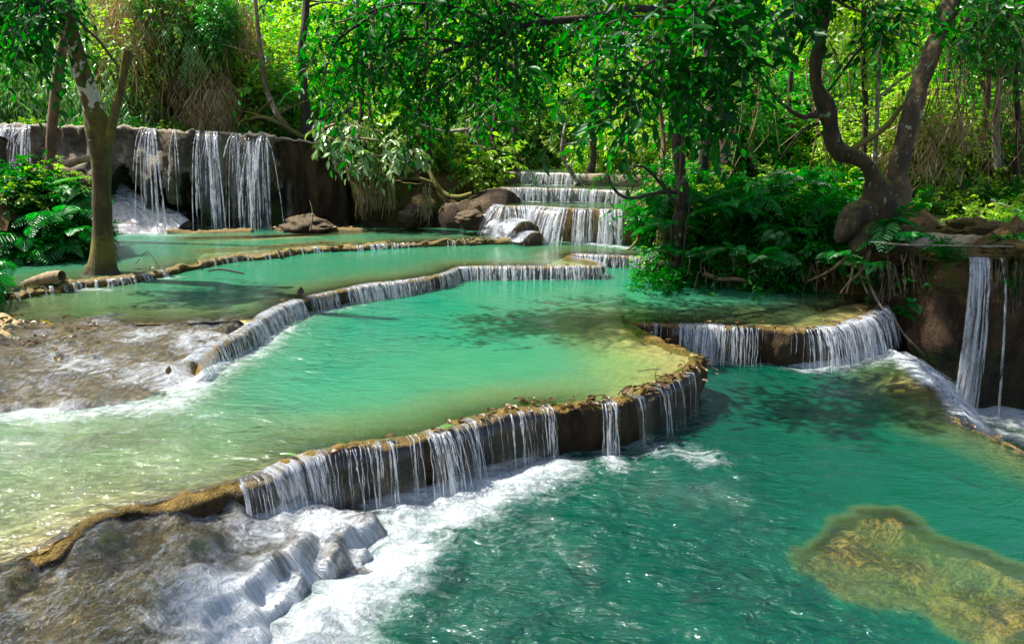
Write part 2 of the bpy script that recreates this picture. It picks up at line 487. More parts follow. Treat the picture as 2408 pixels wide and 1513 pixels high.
def sweep_wall(name, P, ztop, zbot, prof, mats, inner=0.5, rows=16, amp=0.05, nscale=3.0, seed=1, crest=0.02, lip=0.05, matfn=None, in_drop=0.3, flute=0.0, attrfn=None):
    """A wall whose crest line is P: under-water inner apron, lip, face down to zbot. prof(t, s) gives the outward offset at depth t (0 lip .. 1 foot)."""
    n = len(P)
    N = normals2(P)
    s = np.concatenate([[0], np.cumsum(np.linalg.norm(np.diff(P[:, :2], axis=0), axis=1))])
    ztop = np.broadcast_to(ztop, (n,)).astype(float)
    zbot = np.broadcast_to(zbot, (n,)).astype(float)
    cols = []
    for u, dz in ((-inner, -in_drop * 2.5), (-inner * 0.6, -in_drop), (-inner * 0.3, -in_drop * 0.35), (-inner * 0.12, -0.012), (-0.02, 0.0), (lip * 0.6, -0.012)):
        cols.append((np.full(n, u), ztop + dz))
    for k in range(rows + 1):
        t = k / rows
        cols.append((np.broadcast_to(prof(t, s) + lip * (1 + 0.5 * fbm(np.column_stack([s * 2.5, s * 0 + 3.1, s * 0]), 1.0, 3, seed + 2)) * (1 if t < 0.25 else max(0.2, 1 - 2.2 * (t - 0.25))), (n,)), ztop - 0.035 - t * (ztop - 0.035 - zbot)))
    m = len(cols)
    V = np.zeros((n, m, 3))
    for j, (u, z) in enumerate(cols):
        V[:, j, :2] = P[:, :2] + N * u[:, None]
        V[:, j, 2] = z
    flat = V.reshape(-1, 3)
    d = fbm(flat * np.array([1, 1, 0.7]), nscale, 5, seed)
    d2 = fbm(flat * np.array([1, 1, 0.16]), nscale * 3.2, 3, seed + 9)
    w = np.ones((n, m)) * 1.0
    w[:, :4] = 0.15
    w[:, 4:6] = 0.5
    disp = (d.reshape(n, m) * amp + d2.reshape(n, m) * flute) * w
    V[:, :, :2] += N[:, None, :] * disp[:, :, None]
    q3 = np.hstack([P[:, :2], np.zeros((n, 1))])
    cr = (0.7 * fbm(q3, 2.2, 3, seed + 4) + 0.8 * fbm(q3, 6.0, 3, seed + 5) + 0.6 * fbm(q3, 17.0, 3, seed + 6)) * crest
    cw = np.zeros(m)
    cw[3:7] = (0.6, 1, 1, 0.5)
    V[:, :, 2] += cr[:, None] * cw[None, :]
    V[0, :, 2] = np.minimum(V[0, :, 2], zbot[0])
    V[-1, :, 2] = np.minimum(V[-1, :, 2], zbot[-1])
    F = grid_faces(n, m)
    midx = None
    if matfn is not None:
        midx = matfn((V.reshape(-1, 3)[F[:, 0]] + V.reshape(-1, 3)[F[:, 2]]) / 2)
    return mesh_np(name, V.reshape(-1, 3), F, mats, True, midx=midx, attrs=attrfn(V.reshape(-1, 3)) if attrfn else None), N, s


def inside(poly, X):
    c = np.zeros(len(X), bool)
    x, y = X[:, 0], X[:, 1]
    a, b = poly, np.roll(poly, -1, 0)
    for (x1, y1), (x2, y2) in zip(a, b):
        if y1 == y2:
            continue
        c ^= ((y1 > y) != (y2 > y)) & (x < (x2 - x1) * (y - y1) / (y2 - y1) + x1)
    return c


def nearest(line, X, closed=False):
    """distance to a polyline and the nearest point on it"""
    A = line[:, :2]
    B = np.roll(A, -1, 0) if closed else A[1:]
    A = A if closed else A[:-1]
    best = np.full(len(X), 1e9)
    pt = np.zeros((len(X), 2))
    for a, b in zip(A, B):
        ab = b - a
        L = ab @ ab + 1e-12
        t = np.clip(((X - a) @ ab) / L, 0, 1)
        q = a + t[:, None] * ab
        d = ((X - q) ** 2).sum(1)
        m = d < best
        best[m] = d[m]
        pt[m] = q[m]
    return np.sqrt(best), pt


def thin(P, k):
    return np.vstack([P[::k], P[-1:]])


def patch_grid(poly, res):
    lo, hi = poly.min(0), poly.max(0)
    nx, ny = int((hi[0] - lo[0]) / res) + 2, int((hi[1] - lo[1]) / res) + 2
    gx, gy = np.meshgrid(lo[0] + np.arange(nx) * res, lo[1] + np.arange(ny) * res)
    X = np.stack([gx.ravel(), gy.ravel()], 1)
    ins = inside(poly, X)
    i = (np.arange(ny - 1)[:, None] * nx + np.arange(nx - 1)[None, :]).ravel()
    F = np.stack([i, i + 1, i + 1 + nx, i + nx], 1)
    keep = ins[F].any(1)
    F = F[keep]
    used = np.unique(F)
    remap = -np.ones(len(X), int)
    remap[used] = np.arange(len(used))
    X, ins, F = X[used], ins[used], remap[F]
    d, q = nearest(poly, X, True)
    X[~ins] = q[~ins]
    d[~ins] = 0
    return X, F, d


def pool(name, poly, z, res, depth, foam, turb, mat, label=None, wave=0.006, bed=True, bedmat=None, beddamp=1.0):
    X, F, d = patch_grid(poly, res)
    dep = np.clip(depth(X, d), 0.004, 3)
    fo = np.clip(foam(X), 0, 1.2)
    tu = turb(X) if callable(turb) else np.full(len(X), float(turb))
    w = fbm(X, 1.6, 3, 3) * 0.6 + fbm(X, 5.0, 3, 4) * 0.4
    hz = z + wave * w * np.clip(d / 0.3, 0, 1) * (1 + 4 * np.clip(fo, 0, 1)) + 0.05 * np.clip(fo - 0.55, 0, 1) * (0.6 + fbm(X, 7.0, 4, 8))
    me = mesh_np(name, np.column_stack([X, hz]), F, [mat], True, {'depth': dep, 'foam': fo, 'turb': tu})
    o = link(name, me, kind='structure', label=label)
    if bed:
        bz = z - dep - 0.02 + np.clip(fbm(X, 4.0, 4, 21), -1, 1) * 0.12 * np.clip(dep, 0, 0.5) * beddamp
        link('pool_bed', mesh_np('pool_bed', np.column_stack([X, bz]), F, [bedmat or M_BED], True), kind='structure')
    return o


def idw(C, X, p=3.2):
    """smooth height through the control points C (k x 3)"""
    out = np.zeros(len(X))
    for a in range(0, len(X), 20000):
        x = X[a:a + 20000]
        d2 = ((x[:, None, :] - C[None, :, :2]) ** 2).sum(2) + 1e-4
        w = d2 ** (-p / 2)
        out[a:a + 20000] = (w * C[None, :, 2]).sum(1) / w.sum(1)
    return out


def foamline(lines):
    L = [(thin(np.asarray(l)[:, :2], 4), r, s) for l, r, s in lines]

    def f(X):
        o = np.zeros(len(X))
        for l, r, s in L:
            d, _ = nearest(l, X)
            o = np.maximum(o, s * np.exp(-(d / r) ** 1.5))
        return o
    return f


def falls(P, ztop, zbot, per_m, cover, width, parent, speed=0.45, seed=0, start=0.085, gold=None, veil=0.0, veil_rows=8, zfun=None, lean=0.0, extra=0.0, ragged=0.25, fan=0.05):
    """strands (and, with veil > 0, a thin sheet) of water falling from the crest line P"""
    rng = np.random.default_rng(seed)
    n = len(P)
    N = normals2(P)
    s = np.concatenate([[0], np.cumsum(np.linalg.norm(np.diff(P[:, :2], axis=0), axis=1))])
    zt = np.broadcast_to(ztop, (n,)).astype(float)
    zb = np.broadcast_to(zbot, (n,)).astype(float)
    cov = cover(s / s[-1], P)
    cov = cov * np.clip(0.92 + 0.75 * fbm(np.column_stack([s * 2.4, s * 0 + seed, s * 0]), 1.0, 3, seed), 0.3, 1.05)
    cnt = int(s[-1] * per_m)
    u = rng.uniform(0, s[-1], cnt)
    keep = rng.uniform(0, 1, cnt) < np.interp(u, s, cov)
    u = u[keep]
    if len(u):
        K = 8
        base = np.stack([np.interp(u, s, P[:, i]) for i in (0, 1)], 1)
        nn = np.stack([np.interp(u, s, N[:, i]) for i in (0, 1)], 1)
        tt = np.stack([-nn[:, 1], nn[:, 0]], 1)
        top, bot = np.interp(u, s, zt), np.interp(u, s, zb)
        c = np.interp(u, s, cov)
        sp = speed * rng.uniform(0.55, 1.25, len(u)) * (0.6 + 0.5 * c)
        wd = width * 0.72 * np.exp(rng.normal(-0.15, 0.6, len(u))) * (0.55 + 0.6 * c)
        full = np.where(rng.uniform(0, 1, len(u)) < ragged, rng.uniform(0.2, 0.9, len(u)), 1.03)
        drift = rng.normal(0, fan, len(u)) + lean
        ts = np.linspace(0, 1, K)
        V = np.zeros((len(u), K, 4, 3))
        for k, t in enumerate(ts):
            if k == 0:
                hz, out = np.full(len(u), -0.006), np.full(len(u), -0.06)
            elif k == 1:
                hz, out = np.full(len(u), 0.006), np.full(len(u), start)
            else:
                tk = (k - 1) / (K - 2)
                fall = (top - bot) * tk ** 1.15 * full
                hz = -fall
                out = start + sp * np.sqrt(np.maximum(fall, 0) * 2 / 9.8)
            wob = rng.normal(0, 0.004, len(u))
            dr = drift * np.maximum(out - start, 0) / 0.15 * 0.5 + wob
            ctr = base + nn * (out + extra * t)[:, None] + tt * dr[:, None]
            wk = wd * (1.25 if k <= 1 else (1.0 + 0.35 * t)) * (0.3 if (k == K - 1) else 1)
            for q, (a, b) in enumerate(((-1, 0), (0, 0.45), (1, 0), (0, -0.45))):
                V[:, k, q, :2] = ctr + tt * (a * wk / 2)[:, None] + nn * (b * wk / 2)[:, None]
                V[:, k, q, 2] = top + hz + (0.004 if k < 2 and q == 1 else 0)
        f1 = grid_faces(K, 4, True)
        F = (f1[None] + (np.arange(len(u)) * K * 4)[:, None, None]).reshape(-1, 4)
        o = link('strands', mesh_np('strands', V.reshape(-1, 3), F, [M_STRAND], True), parent, kind='stuff')
        put(o, parent)
    if veil > 0:
        K = veil_rows
        V = np.zeros((n, K, 3))
        wob = fbm(np.column_stack([s, s * 0, s * 0]), 5.0, 3, seed)
        for k in range(K):
            if k == 0:
                V[:, k, :2] = P[:, :2] - N * 0.05
                V[:, k, 2] = zt + 0.012
                continue
            tk = (k - 1) / (K - 2)
            fall = (zt - zb) * tk ** 1.15
            out = start + 0.01 + speed * 0.8 * (0.8 + 0.3 * wob) * np.sqrt(np.maximum(fall, 0) * 2 / 9.8) + extra * tk
            V[:, k, :2] = P[:, :2] + N * out[:, None]
            V[:, k, 2] = zt - fall
        uv = np.stack([np.repeat(s, K), np.tile(np.linspace(0, 1, K), n)], 1)
        fo = np.repeat(cov * veil, K) - 0.55
        o = link('veil', mesh_np('veil', V.reshape(-1, 3), grid_faces(n, K), [M_VEIL], True, {'foam': fo}, uv=uv), parent)
        put(o, parent)


def pxcol(P):
    z = P[:, 1] * _cp - (P[:, 2] - CAMZ) * _sp
    return 1204 + FPX * P[:, 0] / z


def blips(*spec):
    """how much water runs over a crest, per stretch (start column, end column, amount)"""
    def f(u, P):
        x = pxcol(P)
        c = np.zeros(len(u))
        for a, b, v in spec:
            c = np.maximum(c, v * np.clip((x - a) / 12 + 0.5, 0, 1) * np.clip((b - x) / 12 + 0.5, 0, 1))
        return c
    return f


def mid(P):
    return P[len(P) // 2]


def sub(P, x0, x1):
    """the run of the line P between the picture columns x0 and x1 (2408-wide)"""
    c = pxcol(P)
    i0, i1 = np.argmin(abs(c - x0)), np.argmin(abs(c - x1))
    return P[min(i0, i1):max(i0, i1) + 1]

# ------------------------------------------------------------------ travertine dams
def flat_prof(lean=0.0, bulge=0.05, foot=0.06):
    return lambda t, s: lean * t + bulge * math.sin(math.pi * min(1, t * 1.3)) * 0.5 - foot * t ** 3


def add_dam(P, zt, zb, label, seed, lean=-0.03, amp=0.035, inner=0.35, crest=0.022, mat=None, rows=16):
    me, _, _ = sweep_wall('travertine_dam', P, zt, zb, flat_prof(lean), [mat or M_DAM], inner, rows, amp, 3.0, seed, crest, 0.06, flute=0.05)
    return link('travertine_dam', me, None, label, 'rock dam')


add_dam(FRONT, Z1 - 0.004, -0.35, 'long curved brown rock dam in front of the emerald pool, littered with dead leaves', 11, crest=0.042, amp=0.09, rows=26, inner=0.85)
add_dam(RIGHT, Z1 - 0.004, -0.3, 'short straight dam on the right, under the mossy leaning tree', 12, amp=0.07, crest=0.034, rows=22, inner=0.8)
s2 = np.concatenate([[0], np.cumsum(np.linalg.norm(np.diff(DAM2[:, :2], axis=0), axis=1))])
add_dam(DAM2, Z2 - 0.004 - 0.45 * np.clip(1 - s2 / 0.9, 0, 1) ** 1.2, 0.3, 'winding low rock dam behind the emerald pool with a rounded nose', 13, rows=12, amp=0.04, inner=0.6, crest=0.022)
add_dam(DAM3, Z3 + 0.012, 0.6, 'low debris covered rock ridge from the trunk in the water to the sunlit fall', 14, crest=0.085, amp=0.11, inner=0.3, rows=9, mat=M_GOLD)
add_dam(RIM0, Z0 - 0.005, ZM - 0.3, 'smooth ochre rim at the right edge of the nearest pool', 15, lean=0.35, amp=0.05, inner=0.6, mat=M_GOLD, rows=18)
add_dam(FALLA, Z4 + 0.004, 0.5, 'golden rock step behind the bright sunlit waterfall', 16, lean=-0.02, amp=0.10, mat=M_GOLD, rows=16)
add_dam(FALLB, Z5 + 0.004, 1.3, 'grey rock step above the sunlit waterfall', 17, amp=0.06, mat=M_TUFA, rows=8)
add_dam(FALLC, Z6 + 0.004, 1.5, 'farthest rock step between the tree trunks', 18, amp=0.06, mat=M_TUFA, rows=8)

# ------------------------------------------------------------------ pools
P1 = np.vstack([thin(FRONT, 2)[:, :2], thin(RIGHT, 2)[:, :2],
                trace([(2070, 695), (2000, 688), (1900, 686), (1750, 676), (1650, 660), (1570, 640)], Z1)[:, :2],
                thin(DAM2, 2)[::-1, :2], trace([(330, 930), (200, 960), (60, 960), (-150, 960), (-400, 1000), (-600, 1200)], Z1)[:, :2]])
foam1 = foamline([(sub(DAM2[:int(len(DAM2) * 0.62)], 400, 620), 0.55, 1.05), (sub(DAM2[:int(len(DAM2) * 0.62)], 610, 800), 0.55, 0.8), (sub(DAM2[:int(len(DAM2) * 0.62)], 790, 1070), 0.42, 0.62),
                  (DAM2[int(len(DAM2) * 0.55):], 0.25, 0.55), (trace([(-200, 985), (0, 1000), (150, 1015), (300, 995), (400, 950), (470, 895)], Z1), 0.5, 0.85),
                  (trace([(-200, 1120), (100, 1110), (330, 1060), (480, 980)], Z1), 0.7, 0.42)])
rimsF = np.vstack([thin(FRONT, 3), thin(RIGHT, 3)])
leftc = at(120, 1150, Z1)
nose = [(at(1530, 815, Z1), 0.9, 0.30), (at(1420, 770, Z1), 0.7, 0.4), (at(1950, 730, Z1), 0.75, 0.16), (at(1800, 745, Z1), 0.7, 0.35), (at(2040, 715, Z1), 0.6, 0.1)]


def depth1(X, d):
    dF, _ = nearest(thin(FRONT, 3), X)
    dR, _ = nearest(thin(RIGHT, 3), X)
    dd = np.minimum(dF, dR)
    dep = 0.010 + 1.05 * (1 - np.exp(-(dd / 1.3) ** 1.4))
    for c, r, f in nose:
        g = np.exp(-(((X - c[:2]) ** 2).sum(1)) / r ** 2)
        dep = dep * (1 - g * (1 - f))
    lf = np.clip((X[:, 0] - at(150, 1100, Z1)[0]) / 1.6, 0, 1)
    dep = dep * (0.26 + 0.74 * lf * lf * (3 - 2 * lf))
    dep *= np.clip(1 + 0.35 * fbm(X, 0.9, 3, 77), 0.4, 1.5)
    return dep + 0.004


def turb1(X):
    lf = np.clip((X[:, 0] - at(330, 1100, Z1)[0]) / 2.2, 0, 1)
    return 0.95 - 0.77 * lf


pool('water', P1, Z1, 0.05, depth1, foam1, turb1, M_POOL)

P2 = np.vstack([trace([(-300, 770), (-60, 765), (60, 757), (240, 757), (420, 755), (560, 746)], Z2)[:, :2], thin(sub(DAM2[:int(len(DAM2) * 0.6)], 590, 1413), 2)[:, :2], thin(DAM2[int(len(DAM2) * 0.6):], 2)[:, :2] if False else thin(DAM2[np.argmax(pxcol(DAM2[:int(len(DAM2) * 0.7)])):], 2)[:, :2],
                trace([(1580, 600), (1530, 585), (1480, 570), (1400, 562), (1300, 555), (1262, 556)], Z2)[:, :2], thin(DAM3, 2)[::-1, :2], trace([(-120, 690), (-400, 720)], Z2)[:, :2]])
foam2 = foamline([(trace([(1240, 555), (1290, 573), (1330, 575), (1400, 577), (1470, 582)], Z2), 0.28, 1.0), (DAM3, 0.16, 0.6), (trace([(150, 678), (250, 682)], Z2), 0.22, 0.75), (trace([(290, 665), (420, 650)], Z2), 0.2, 0.7)])


def depth2(X, d):
    dF, _ = nearest(thin(DAM2, 4), X)
    d2, _ = nearest(trace([(-60, 765), (60, 757), (240, 757), (420, 755), (600, 746)], Z2), X)
    dep = 0.01 + 0.9 * (1 - np.exp(-(np.minimum(dF, d2 * 0.8) / 1.1) ** 1.4))
    lf = np.clip((X[:, 0] - at(80, 700, Z2)[0]) / 2.0, 0, 1)
    return dep * (0.4 + 0.6 * lf) * np.clip(1 + 0.4 * fbm(X, 0.8, 3, 78), 0.4, 1.5)


pool('water', P2, Z2, 0.07, depth2, foam2, 0.14, M_POOL, wave=0.004)

P3 = np.vstack([thin(DAM3, 2)[:, :2], trace([(1262, 558), (1240, 545), (1180, 530), (1100, 515), (1040, 505), (900, 505), (700, 500), (400, 500), (200, 520), (80, 560), (-60, 600)], Z3)[:, :2]])
foam3 = foamline([(trace([(520, 530), (600, 532), (680, 530)], Z3), 0.6, 1.0), (trace([(320, 545), (360, 548)], Z3), 0.4, 0.9), (trace([(360, 531), (480, 530)], Z3), 0.3, 0.6), (trace([(1060, 525), (1110, 535), (1180, 545), (1240, 552)], Z3), 0.35, 0.95), (trace([(925, 523), (945, 523)], Z3), 0.2, 0.8), (trace([(280, 552), (460, 554)], Z3), 0.25, 0.7)])
bars = [(trace([(600, 560), (760, 550), (880, 543), (980, 541)], Z3), 0.35), (trace([(450, 560), (600, 556), (720, 552)], Z3), 0.3), (trace([(480, 590), (640, 580), (760, 570)], Z3), 0.25)]


def depth3(X, d):
    dF, _ = nearest(thin(DAM3, 4), X)
    dep = 0.02 + 0.7 * (1 - np.exp(-(dF / 1.1) ** 1.2))
    for l, r in bars:
        q, _ = nearest(l, X)
        dep *= 1 - 0.93 * np.exp(-(q / r) ** 2)
    return dep * np.clip(1 + 0.5 * fbm(X, 0.8, 3, 79), 0.35, 1.5) + 0.004


pool('water', P3, Z3, 0.09, depth3, foam3, 0.16, M_POOL, wave=0.004)

P0 = np.vstack([thin(RIM0, 2)[:, :2], trace([(2080, 790)], Z0)[:, :2], thin(RIGHT, 2)[::-1, :2], thin(FRONT, 2)[::-1, :2], np.array([[-4.5, 3.0], [-3.0, 1.6], [4.5, 1.6]])])
ridges = [(trace([(2020, 1236), (2090, 1250), (2200, 1290), (2300, 1335), (2420, 1380)], -0.12), 0.30, 0.05), (trace([(1900, 1300), (1980, 1320), (2080, 1350), (2180, 1395), (2300, 1455)], -0.12), 0.30, 0.06),
          (trace([(2460, 1430), (2400, 1490), (2300, 1580)], -0.12), 0.42, 0.09)]


RP = np.array([at(*q)[:2] for q in [(1850, 1310, -.1), (1930, 1275, -.1), (2010, 1215, -.1), (2100, 1215, -.1), (2210, 1280, -.1), (2320, 1325, -.1), (2480, 1385, -.1), (2700, 1560, -.1), (2420, 1640, -.1), (2260, 1520, -.1), (2130, 1470, -.1), (1980, 1425, -.1), (1870, 1370, -.1)]])


def reef_h(X):
    d, _ = nearest(RP, X, True)
    d = np.where(inside(RP, X), d, -d)
    w = fbm(X, 2.6, 5, 51)
    h = -1.3 + 1.24 * np.clip((d + 0.14 + 0.18 * w) / 0.20, 0, 1) ** 0.6
    h = h - 0.11 + 0.17 * fbm(X, 2.2, 4, 53) + 0.05 * fbm(X, 8.0, 4, 52)
    for l, r, top in ridges:
        q, _ = nearest(l, X)
        h = h + 0.10 * np.exp(-(q / 0.25) ** 2)
    return np.minimum(h, -0.03 - 0.02 * (w + 1))


def depth0(X, d):
    dR, _ = nearest(thin(RIM0, 4), X)
    dep = 0.01 + 1.2 * (1 - np.exp(-(dR / 1.35) ** 1.15))
    g = np.exp(-(((X - at(2120, 900, 0)[:2]) ** 2).sum(1)) / 0.6 ** 2)
    dep = dep * (1 - 0.9 * g)
    dep *= np.clip(1 + 0.3 * fbm(X, 0.9, 3, 80), 0.5, 1.4)
    return np.minimum(dep, np.maximum(-reef_h(X), 0.01)) + 0.004


foam0 = foamline([(trace([(930, 1190), (960, 1150), (1100, 1140), (1200, 1120), (1290, 1100)], 0), 0.55, 1.05), (trace([(680, 1513), (760, 1440), (900, 1370), (940, 1300)], 0), 0.5, 1.08), (trace([(650, 1640), (760, 1530)], 0), 0.5, 1.0),
                  (trace([(920, 1250), (1000, 1200), (1120, 1170)], 0), 0.5, 1.0), (trace([(1430, 1075), (1450, 1090)], 0), 0.3, 0.85), (trace([(1510, 1050), (1590, 1055), (1650, 1070)], 0), 0.4, 0.72),
                  (trace([(1640, 935), (1670, 940)], 0), 0.16, 0.6), (trace([(1640, 850), (1750, 855), (1850, 856)], 0), 0.18, 0.6), (trace([(1900, 855), (2000, 845), (2090, 825)], 0), 0.5, 1.15), (trace([(2100, 828), (2140, 850), (2190, 900)], 0), 0.26, 1.1)])


def turb0(X):
    c = at(1350, 1280, 0)[:2]
    g = np.exp(-(((X - c) ** 2).sum(1)) / 2.4 ** 2)
    r = np.clip((X[:, 0] - at(1700, 1100, 0)[0]) / 1.2, 0, 1)
    return np.clip(0.48 + 0.65 * g - 0.22 * r, 0.34, 1)


pool('water', P0, Z0, 0.04, depth0, foam0, turb0, M_POOL0, wave=0.022)
rp = trace([(1780, 1290), (1900, 1225), (2030, 1180), (2300, 1250), (2600, 1340), (2800, 1700), (2250, 1700), (1900, 1440)], -0.2)[:, :2]
Xr, Fr, dr = patch_grid(rp, 0.03)
zr = reef_h(Xr) - 0.015
link('submerged_reef', mesh_np('submerged_reef', np.column_stack([Xr, zr]), Fr, [M_REEF]), None, 'brown and ochre algae covered reef showing through the water, lower right', 'reef')


def simple_pool(poly, z, depth=0.25, foam=None, turb=0.3, mat=None, res=0.12):
    pool('water', poly[:, :2], z, res, lambda X, d: 0.02 + depth * (1 - np.exp(-d / 0.5)), foam or (lambda X: np.zeros(len(X))), turb, mat or M_POOL, wave=0.003)


simple_pool(np.vstack([FALLA[::2, :2], trace([(1540, 470), (1180, 466), (1120, 474)], Z4)[:, :2]]), Z4, 0.35, foamline([(trace([(1190, 473), (1300, 474), (1480, 477)], Z4), 0.25, 0.8)]))
simple_pool(np.vstack([FALLB[::2, :2], trace([(1560, 430), (1180, 428)], Z5)[:, :2]]), Z5, 0.35, foamline([(trace([(1230, 434), (1370, 435)], Z5), 0.3, 0.8)]))
simple_pool(np.vstack([FALLC[::2, :2], trace([(1580, 398), (1180, 394)], Z6)[:, :2]]), Z6, 0.3)
PMp = np.array([at(2060, 780, Z0)[:2], at(2100, 760, Z0)[:2], [6.5, 10.4], [14, 10.0], [14, 2.5], [4.2, 2.5]])
pool('water', PMp, ZM, 0.08, lambda X, d: 0.25 + 0 * d, foamline([(trace([(2200, 930), (2290, 955), (2420, 985)], ZM), 0.9, 1.1), (trace([(2240, 990), (2420, 1030)], ZM), 0.5, 0.8)]), 0.9, M_POOL0, wave=0.02)

# ------------------------------------------------------------------ falling water over the dams
def waterfall(P, zt, zb, label, **kw):
    r = thing('waterfall', label, 'waterfall', (*mid(P)[:2], np.min(zb)), 'waterfalls over the rock dams')
    falls(P, zt, zb, parent=r, **kw)
    return r


FR = FRONT
waterfall(sub(FR, 560, 785), Z1, 0.0, 'dense water strands over the left end of the front dam above the cascade', per_m=95, cover=blips((545, 700, 1.0), (700, 790, 0.9)), width=0.009, seed=1, veil=1.12)
waterfall(sub(FR, 786, 990), Z1, 0.0, 'sparse thin strands over the middle left of the front dam', per_m=110, cover=blips((786, 835, 0.7), (838, 885, 0.75), (888, 935, 0.6), (936, 990, 0.8)), width=0.009, seed=2, veil=0.85)
waterfall(sub(FR, 991, 1135), Z1, 0.0, 'wide glassy curtain of water in the middle of the front dam', per_m=120, cover=blips((993, 1132, 1.0)), width=0.010, seed=3, veil=0.95, speed=0.6)
waterfall(sub(FR, 1136, 1300), Z1, 0.0, 'short broken trickles right of the middle curtain on the front dam', per_m=90, cover=blips((1136, 1200, 0.75), (1203, 1245, 0.5), (1250, 1296, 0.6)), width=0.009, seed=4, veil=0.7)
waterfall(sub(FR[:int(len(FR) * .8)], 1405, 1445), Z1, 0.0, 'narrow twin spout beside the upright dead leaf on the front dam', per_m=110, cover=blips((1410, 1440, 0.8)), width=0.010, seed=5, veil=0.8)
waterfall(sub(FR[:int(len(FR) * .8)], 1475, 1625), Z1, 0.0, 'thin separate spouts near the right bend of the front dam', per_m=75, cover=blips((1480, 1512, 0.6), (1532, 1560, 0.95), (1576, 1584, 0.5), (1600, 1612, 0.5)), width=0.010, seed=6, veil=0.6)
waterfall(sub(RIGHT, 1500, 1585), Z1, 0.0, 'few strands at the left end of the right dam', per_m=80, cover=blips((1505, 1520, 0.4), (1540, 1552, 0.6), (1560, 1585, 0.2)), width=0.011, seed=7)
waterfall(sub(RIGHT, 1580, 1785), Z1, 0.0, 'broad bright curtain over the middle of the right dam', per_m=110, cover=blips((1582, 1705, 1.0), (1705, 1780, 0.55)), width=0.012, seed=8, veil=0.85)
waterfall(sub(RIGHT, 1790, 1885), Z1, 0.0, 'single trickles over dead leaves on the right dam', per_m=40, cover=blips((1790, 1880, 0.35)), width=0.010, seed=9)
waterfall(sub(RIGHT, 1886, 2085), Z1, -0.02, 'thick arching curtain at the right end of the right dam', per_m=120, cover=blips((1888, 1905, 0.7), (1905, 2075, 1.0)), width=0.013, seed=10, veil=1.05, speed=0.7)
i_n = np.argmax(pxcol(DAM2[:int(len(DAM2) * 0.7)]))
D2a, D2b = DAM2[:i_n + 12], DAM2[i_n:]
waterfall(sub(D2a, 430, 705), Z2, Z1 - 0.02, 'left stretch of curtain over the winding dam, above the foam', per_m=120, cover=blips((430, 480, 0.8), (486, 600, 1.0), (604, 700, 1.0)), width=0.013, seed=11, veil=1.0)
waterfall(sub(D2a, 712, 790), Z2, Z1 - 0.02, 'short curtain between two leaf clumps on the winding dam', per_m=130, cover=blips((714, 786, 1.0)), width=0.012, seed=12, veil=1.0)
waterfall(sub(D2a, 800, 1068), Z2, Z1 - 0.02, 'long even curtain over the middle of the winding dam', per_m=120, cover=blips((802, 925, 1.0), (925, 1062, 0.95)), width=0.012, seed=13, veil=0.95)
waterfall(D2a[np.argmin(abs(pxcol(D2a) - 1070)):], Z2, Z1 - 0.02, 'curtain round the rounded nose of the winding dam', per_m=75, cover=blips((1070, 1440, 0.92)), width=0.014, seed=14, veil=0.9)
waterfall(D2b[8:], Z2, Z1 - 0.02, 'low curtain in the cove right of the rounded nose', per_m=70, cover=blips((1345, 1540, 0.95)), width=0.016, seed=15, veil=0.9)
waterfall(DAM3, Z3, Z2 - 0.01, 'tiny overflow trickling through the debris ridge', per_m=26, cover=lambda u, P: np.clip(0.6 + fbm(P, 1.5, 3, 5) * 1.3, 0, 1), width=0.03, seed=16)
waterfall(sub(FALLA, 1174, 1345), Z4, Z2 - 0.02, 'brightest sunlit white waterfall, left half', per_m=90, cover=blips((1172, 1340, 1.0)), width=0.03, seed=17, veil=1.0, extra=0.30)
waterfall(sub(FALLA, 1346, 1470), Z4, Z2 - 0.02, 'sunlit white waterfall strands over golden rock, right half', per_m=110, cover=blips((1352, 1395, 0.9), (1400, 1468, 0.8)), width=0.024, seed=18, veil=0.75, extra=0.14)
waterfall(sub(FALLB, 1195, 1490), Z5, Z4 - 0.01, 'long grey blue curtain on the step above the sunlit waterfall', per_m=60, cover=blips((1195, 1490, 0.9)), width=0.03, seed=19, veil=0.75)
waterfall(sub(FALLC, 1225, 1375), Z6, Z5 - 0.01, 'farthest white curtain seen between the trunks', per_m=60, cover=blips((1230, 1370, 0.95)), width=0.035, seed=20, veil=0.8)
waterfall(sub(RIM0, 2240, 2110), Z0, ZM, 'glassy curved sheet sliding over the right rim of the nearest pool', per_m=110, cover=blips((2100, 2250, 1.0)), width=0.02, seed=21, veil=1.15, speed=0.8, extra=0.3, start=0.08)

# ------------------------------------------------------------------ cliffs
def wall_prof(t, s):
    # top lip, bulging tufa apron, jagged lower hem, then the cave behind
    x = np.column_stack([s, s * 0, s * 0])
    hem = 0.50 + 0.20 * vnoise(x * 0.8, 3) + 0.20 * vnoise(x * 2.6, 4) + 0.22 * vnoise(x * 7.0, 5)
    apron = 0.06 + 0.42 * np.clip(t / 0.45, 0, 1) ** 1.3 + 0.10 * vnoise(x * 0.9, 8)
    caved = -0.55 + 0.55 * np.clip((t - 0.72) / 0.28, 0, 1)
    k = np.clip((t - hem) / 0.03, 0, 1)
    plain = np.clip((s - s[-1] + 3.9) / 0.6, 0, 1)        # the brown right end has no cave
    brown = 0.05 + 0.12 * t + 0.12 * vnoise(np.column_stack([s, s * 0 + t, s * 0]) * 1.3, 9)
    return (apron * (1 - k) + caved * k) * (1 - plain) + brown * plain


plain_x = None


def hem_at(s):
    x = np.column_stack([s, s * 0, s * 0])
    return 0.50 + 0.20 * vnoise(x * 0.8, 3) + 0.20 * vnoise(x * 2.6, 4) + 0.22 * vnoise(x * 7.0, 5)


WALL_S = np.concatenate([[0], np.cumsum(np.linalg.norm(np.diff(WALL[:, :2], axis=0), axis=1))])


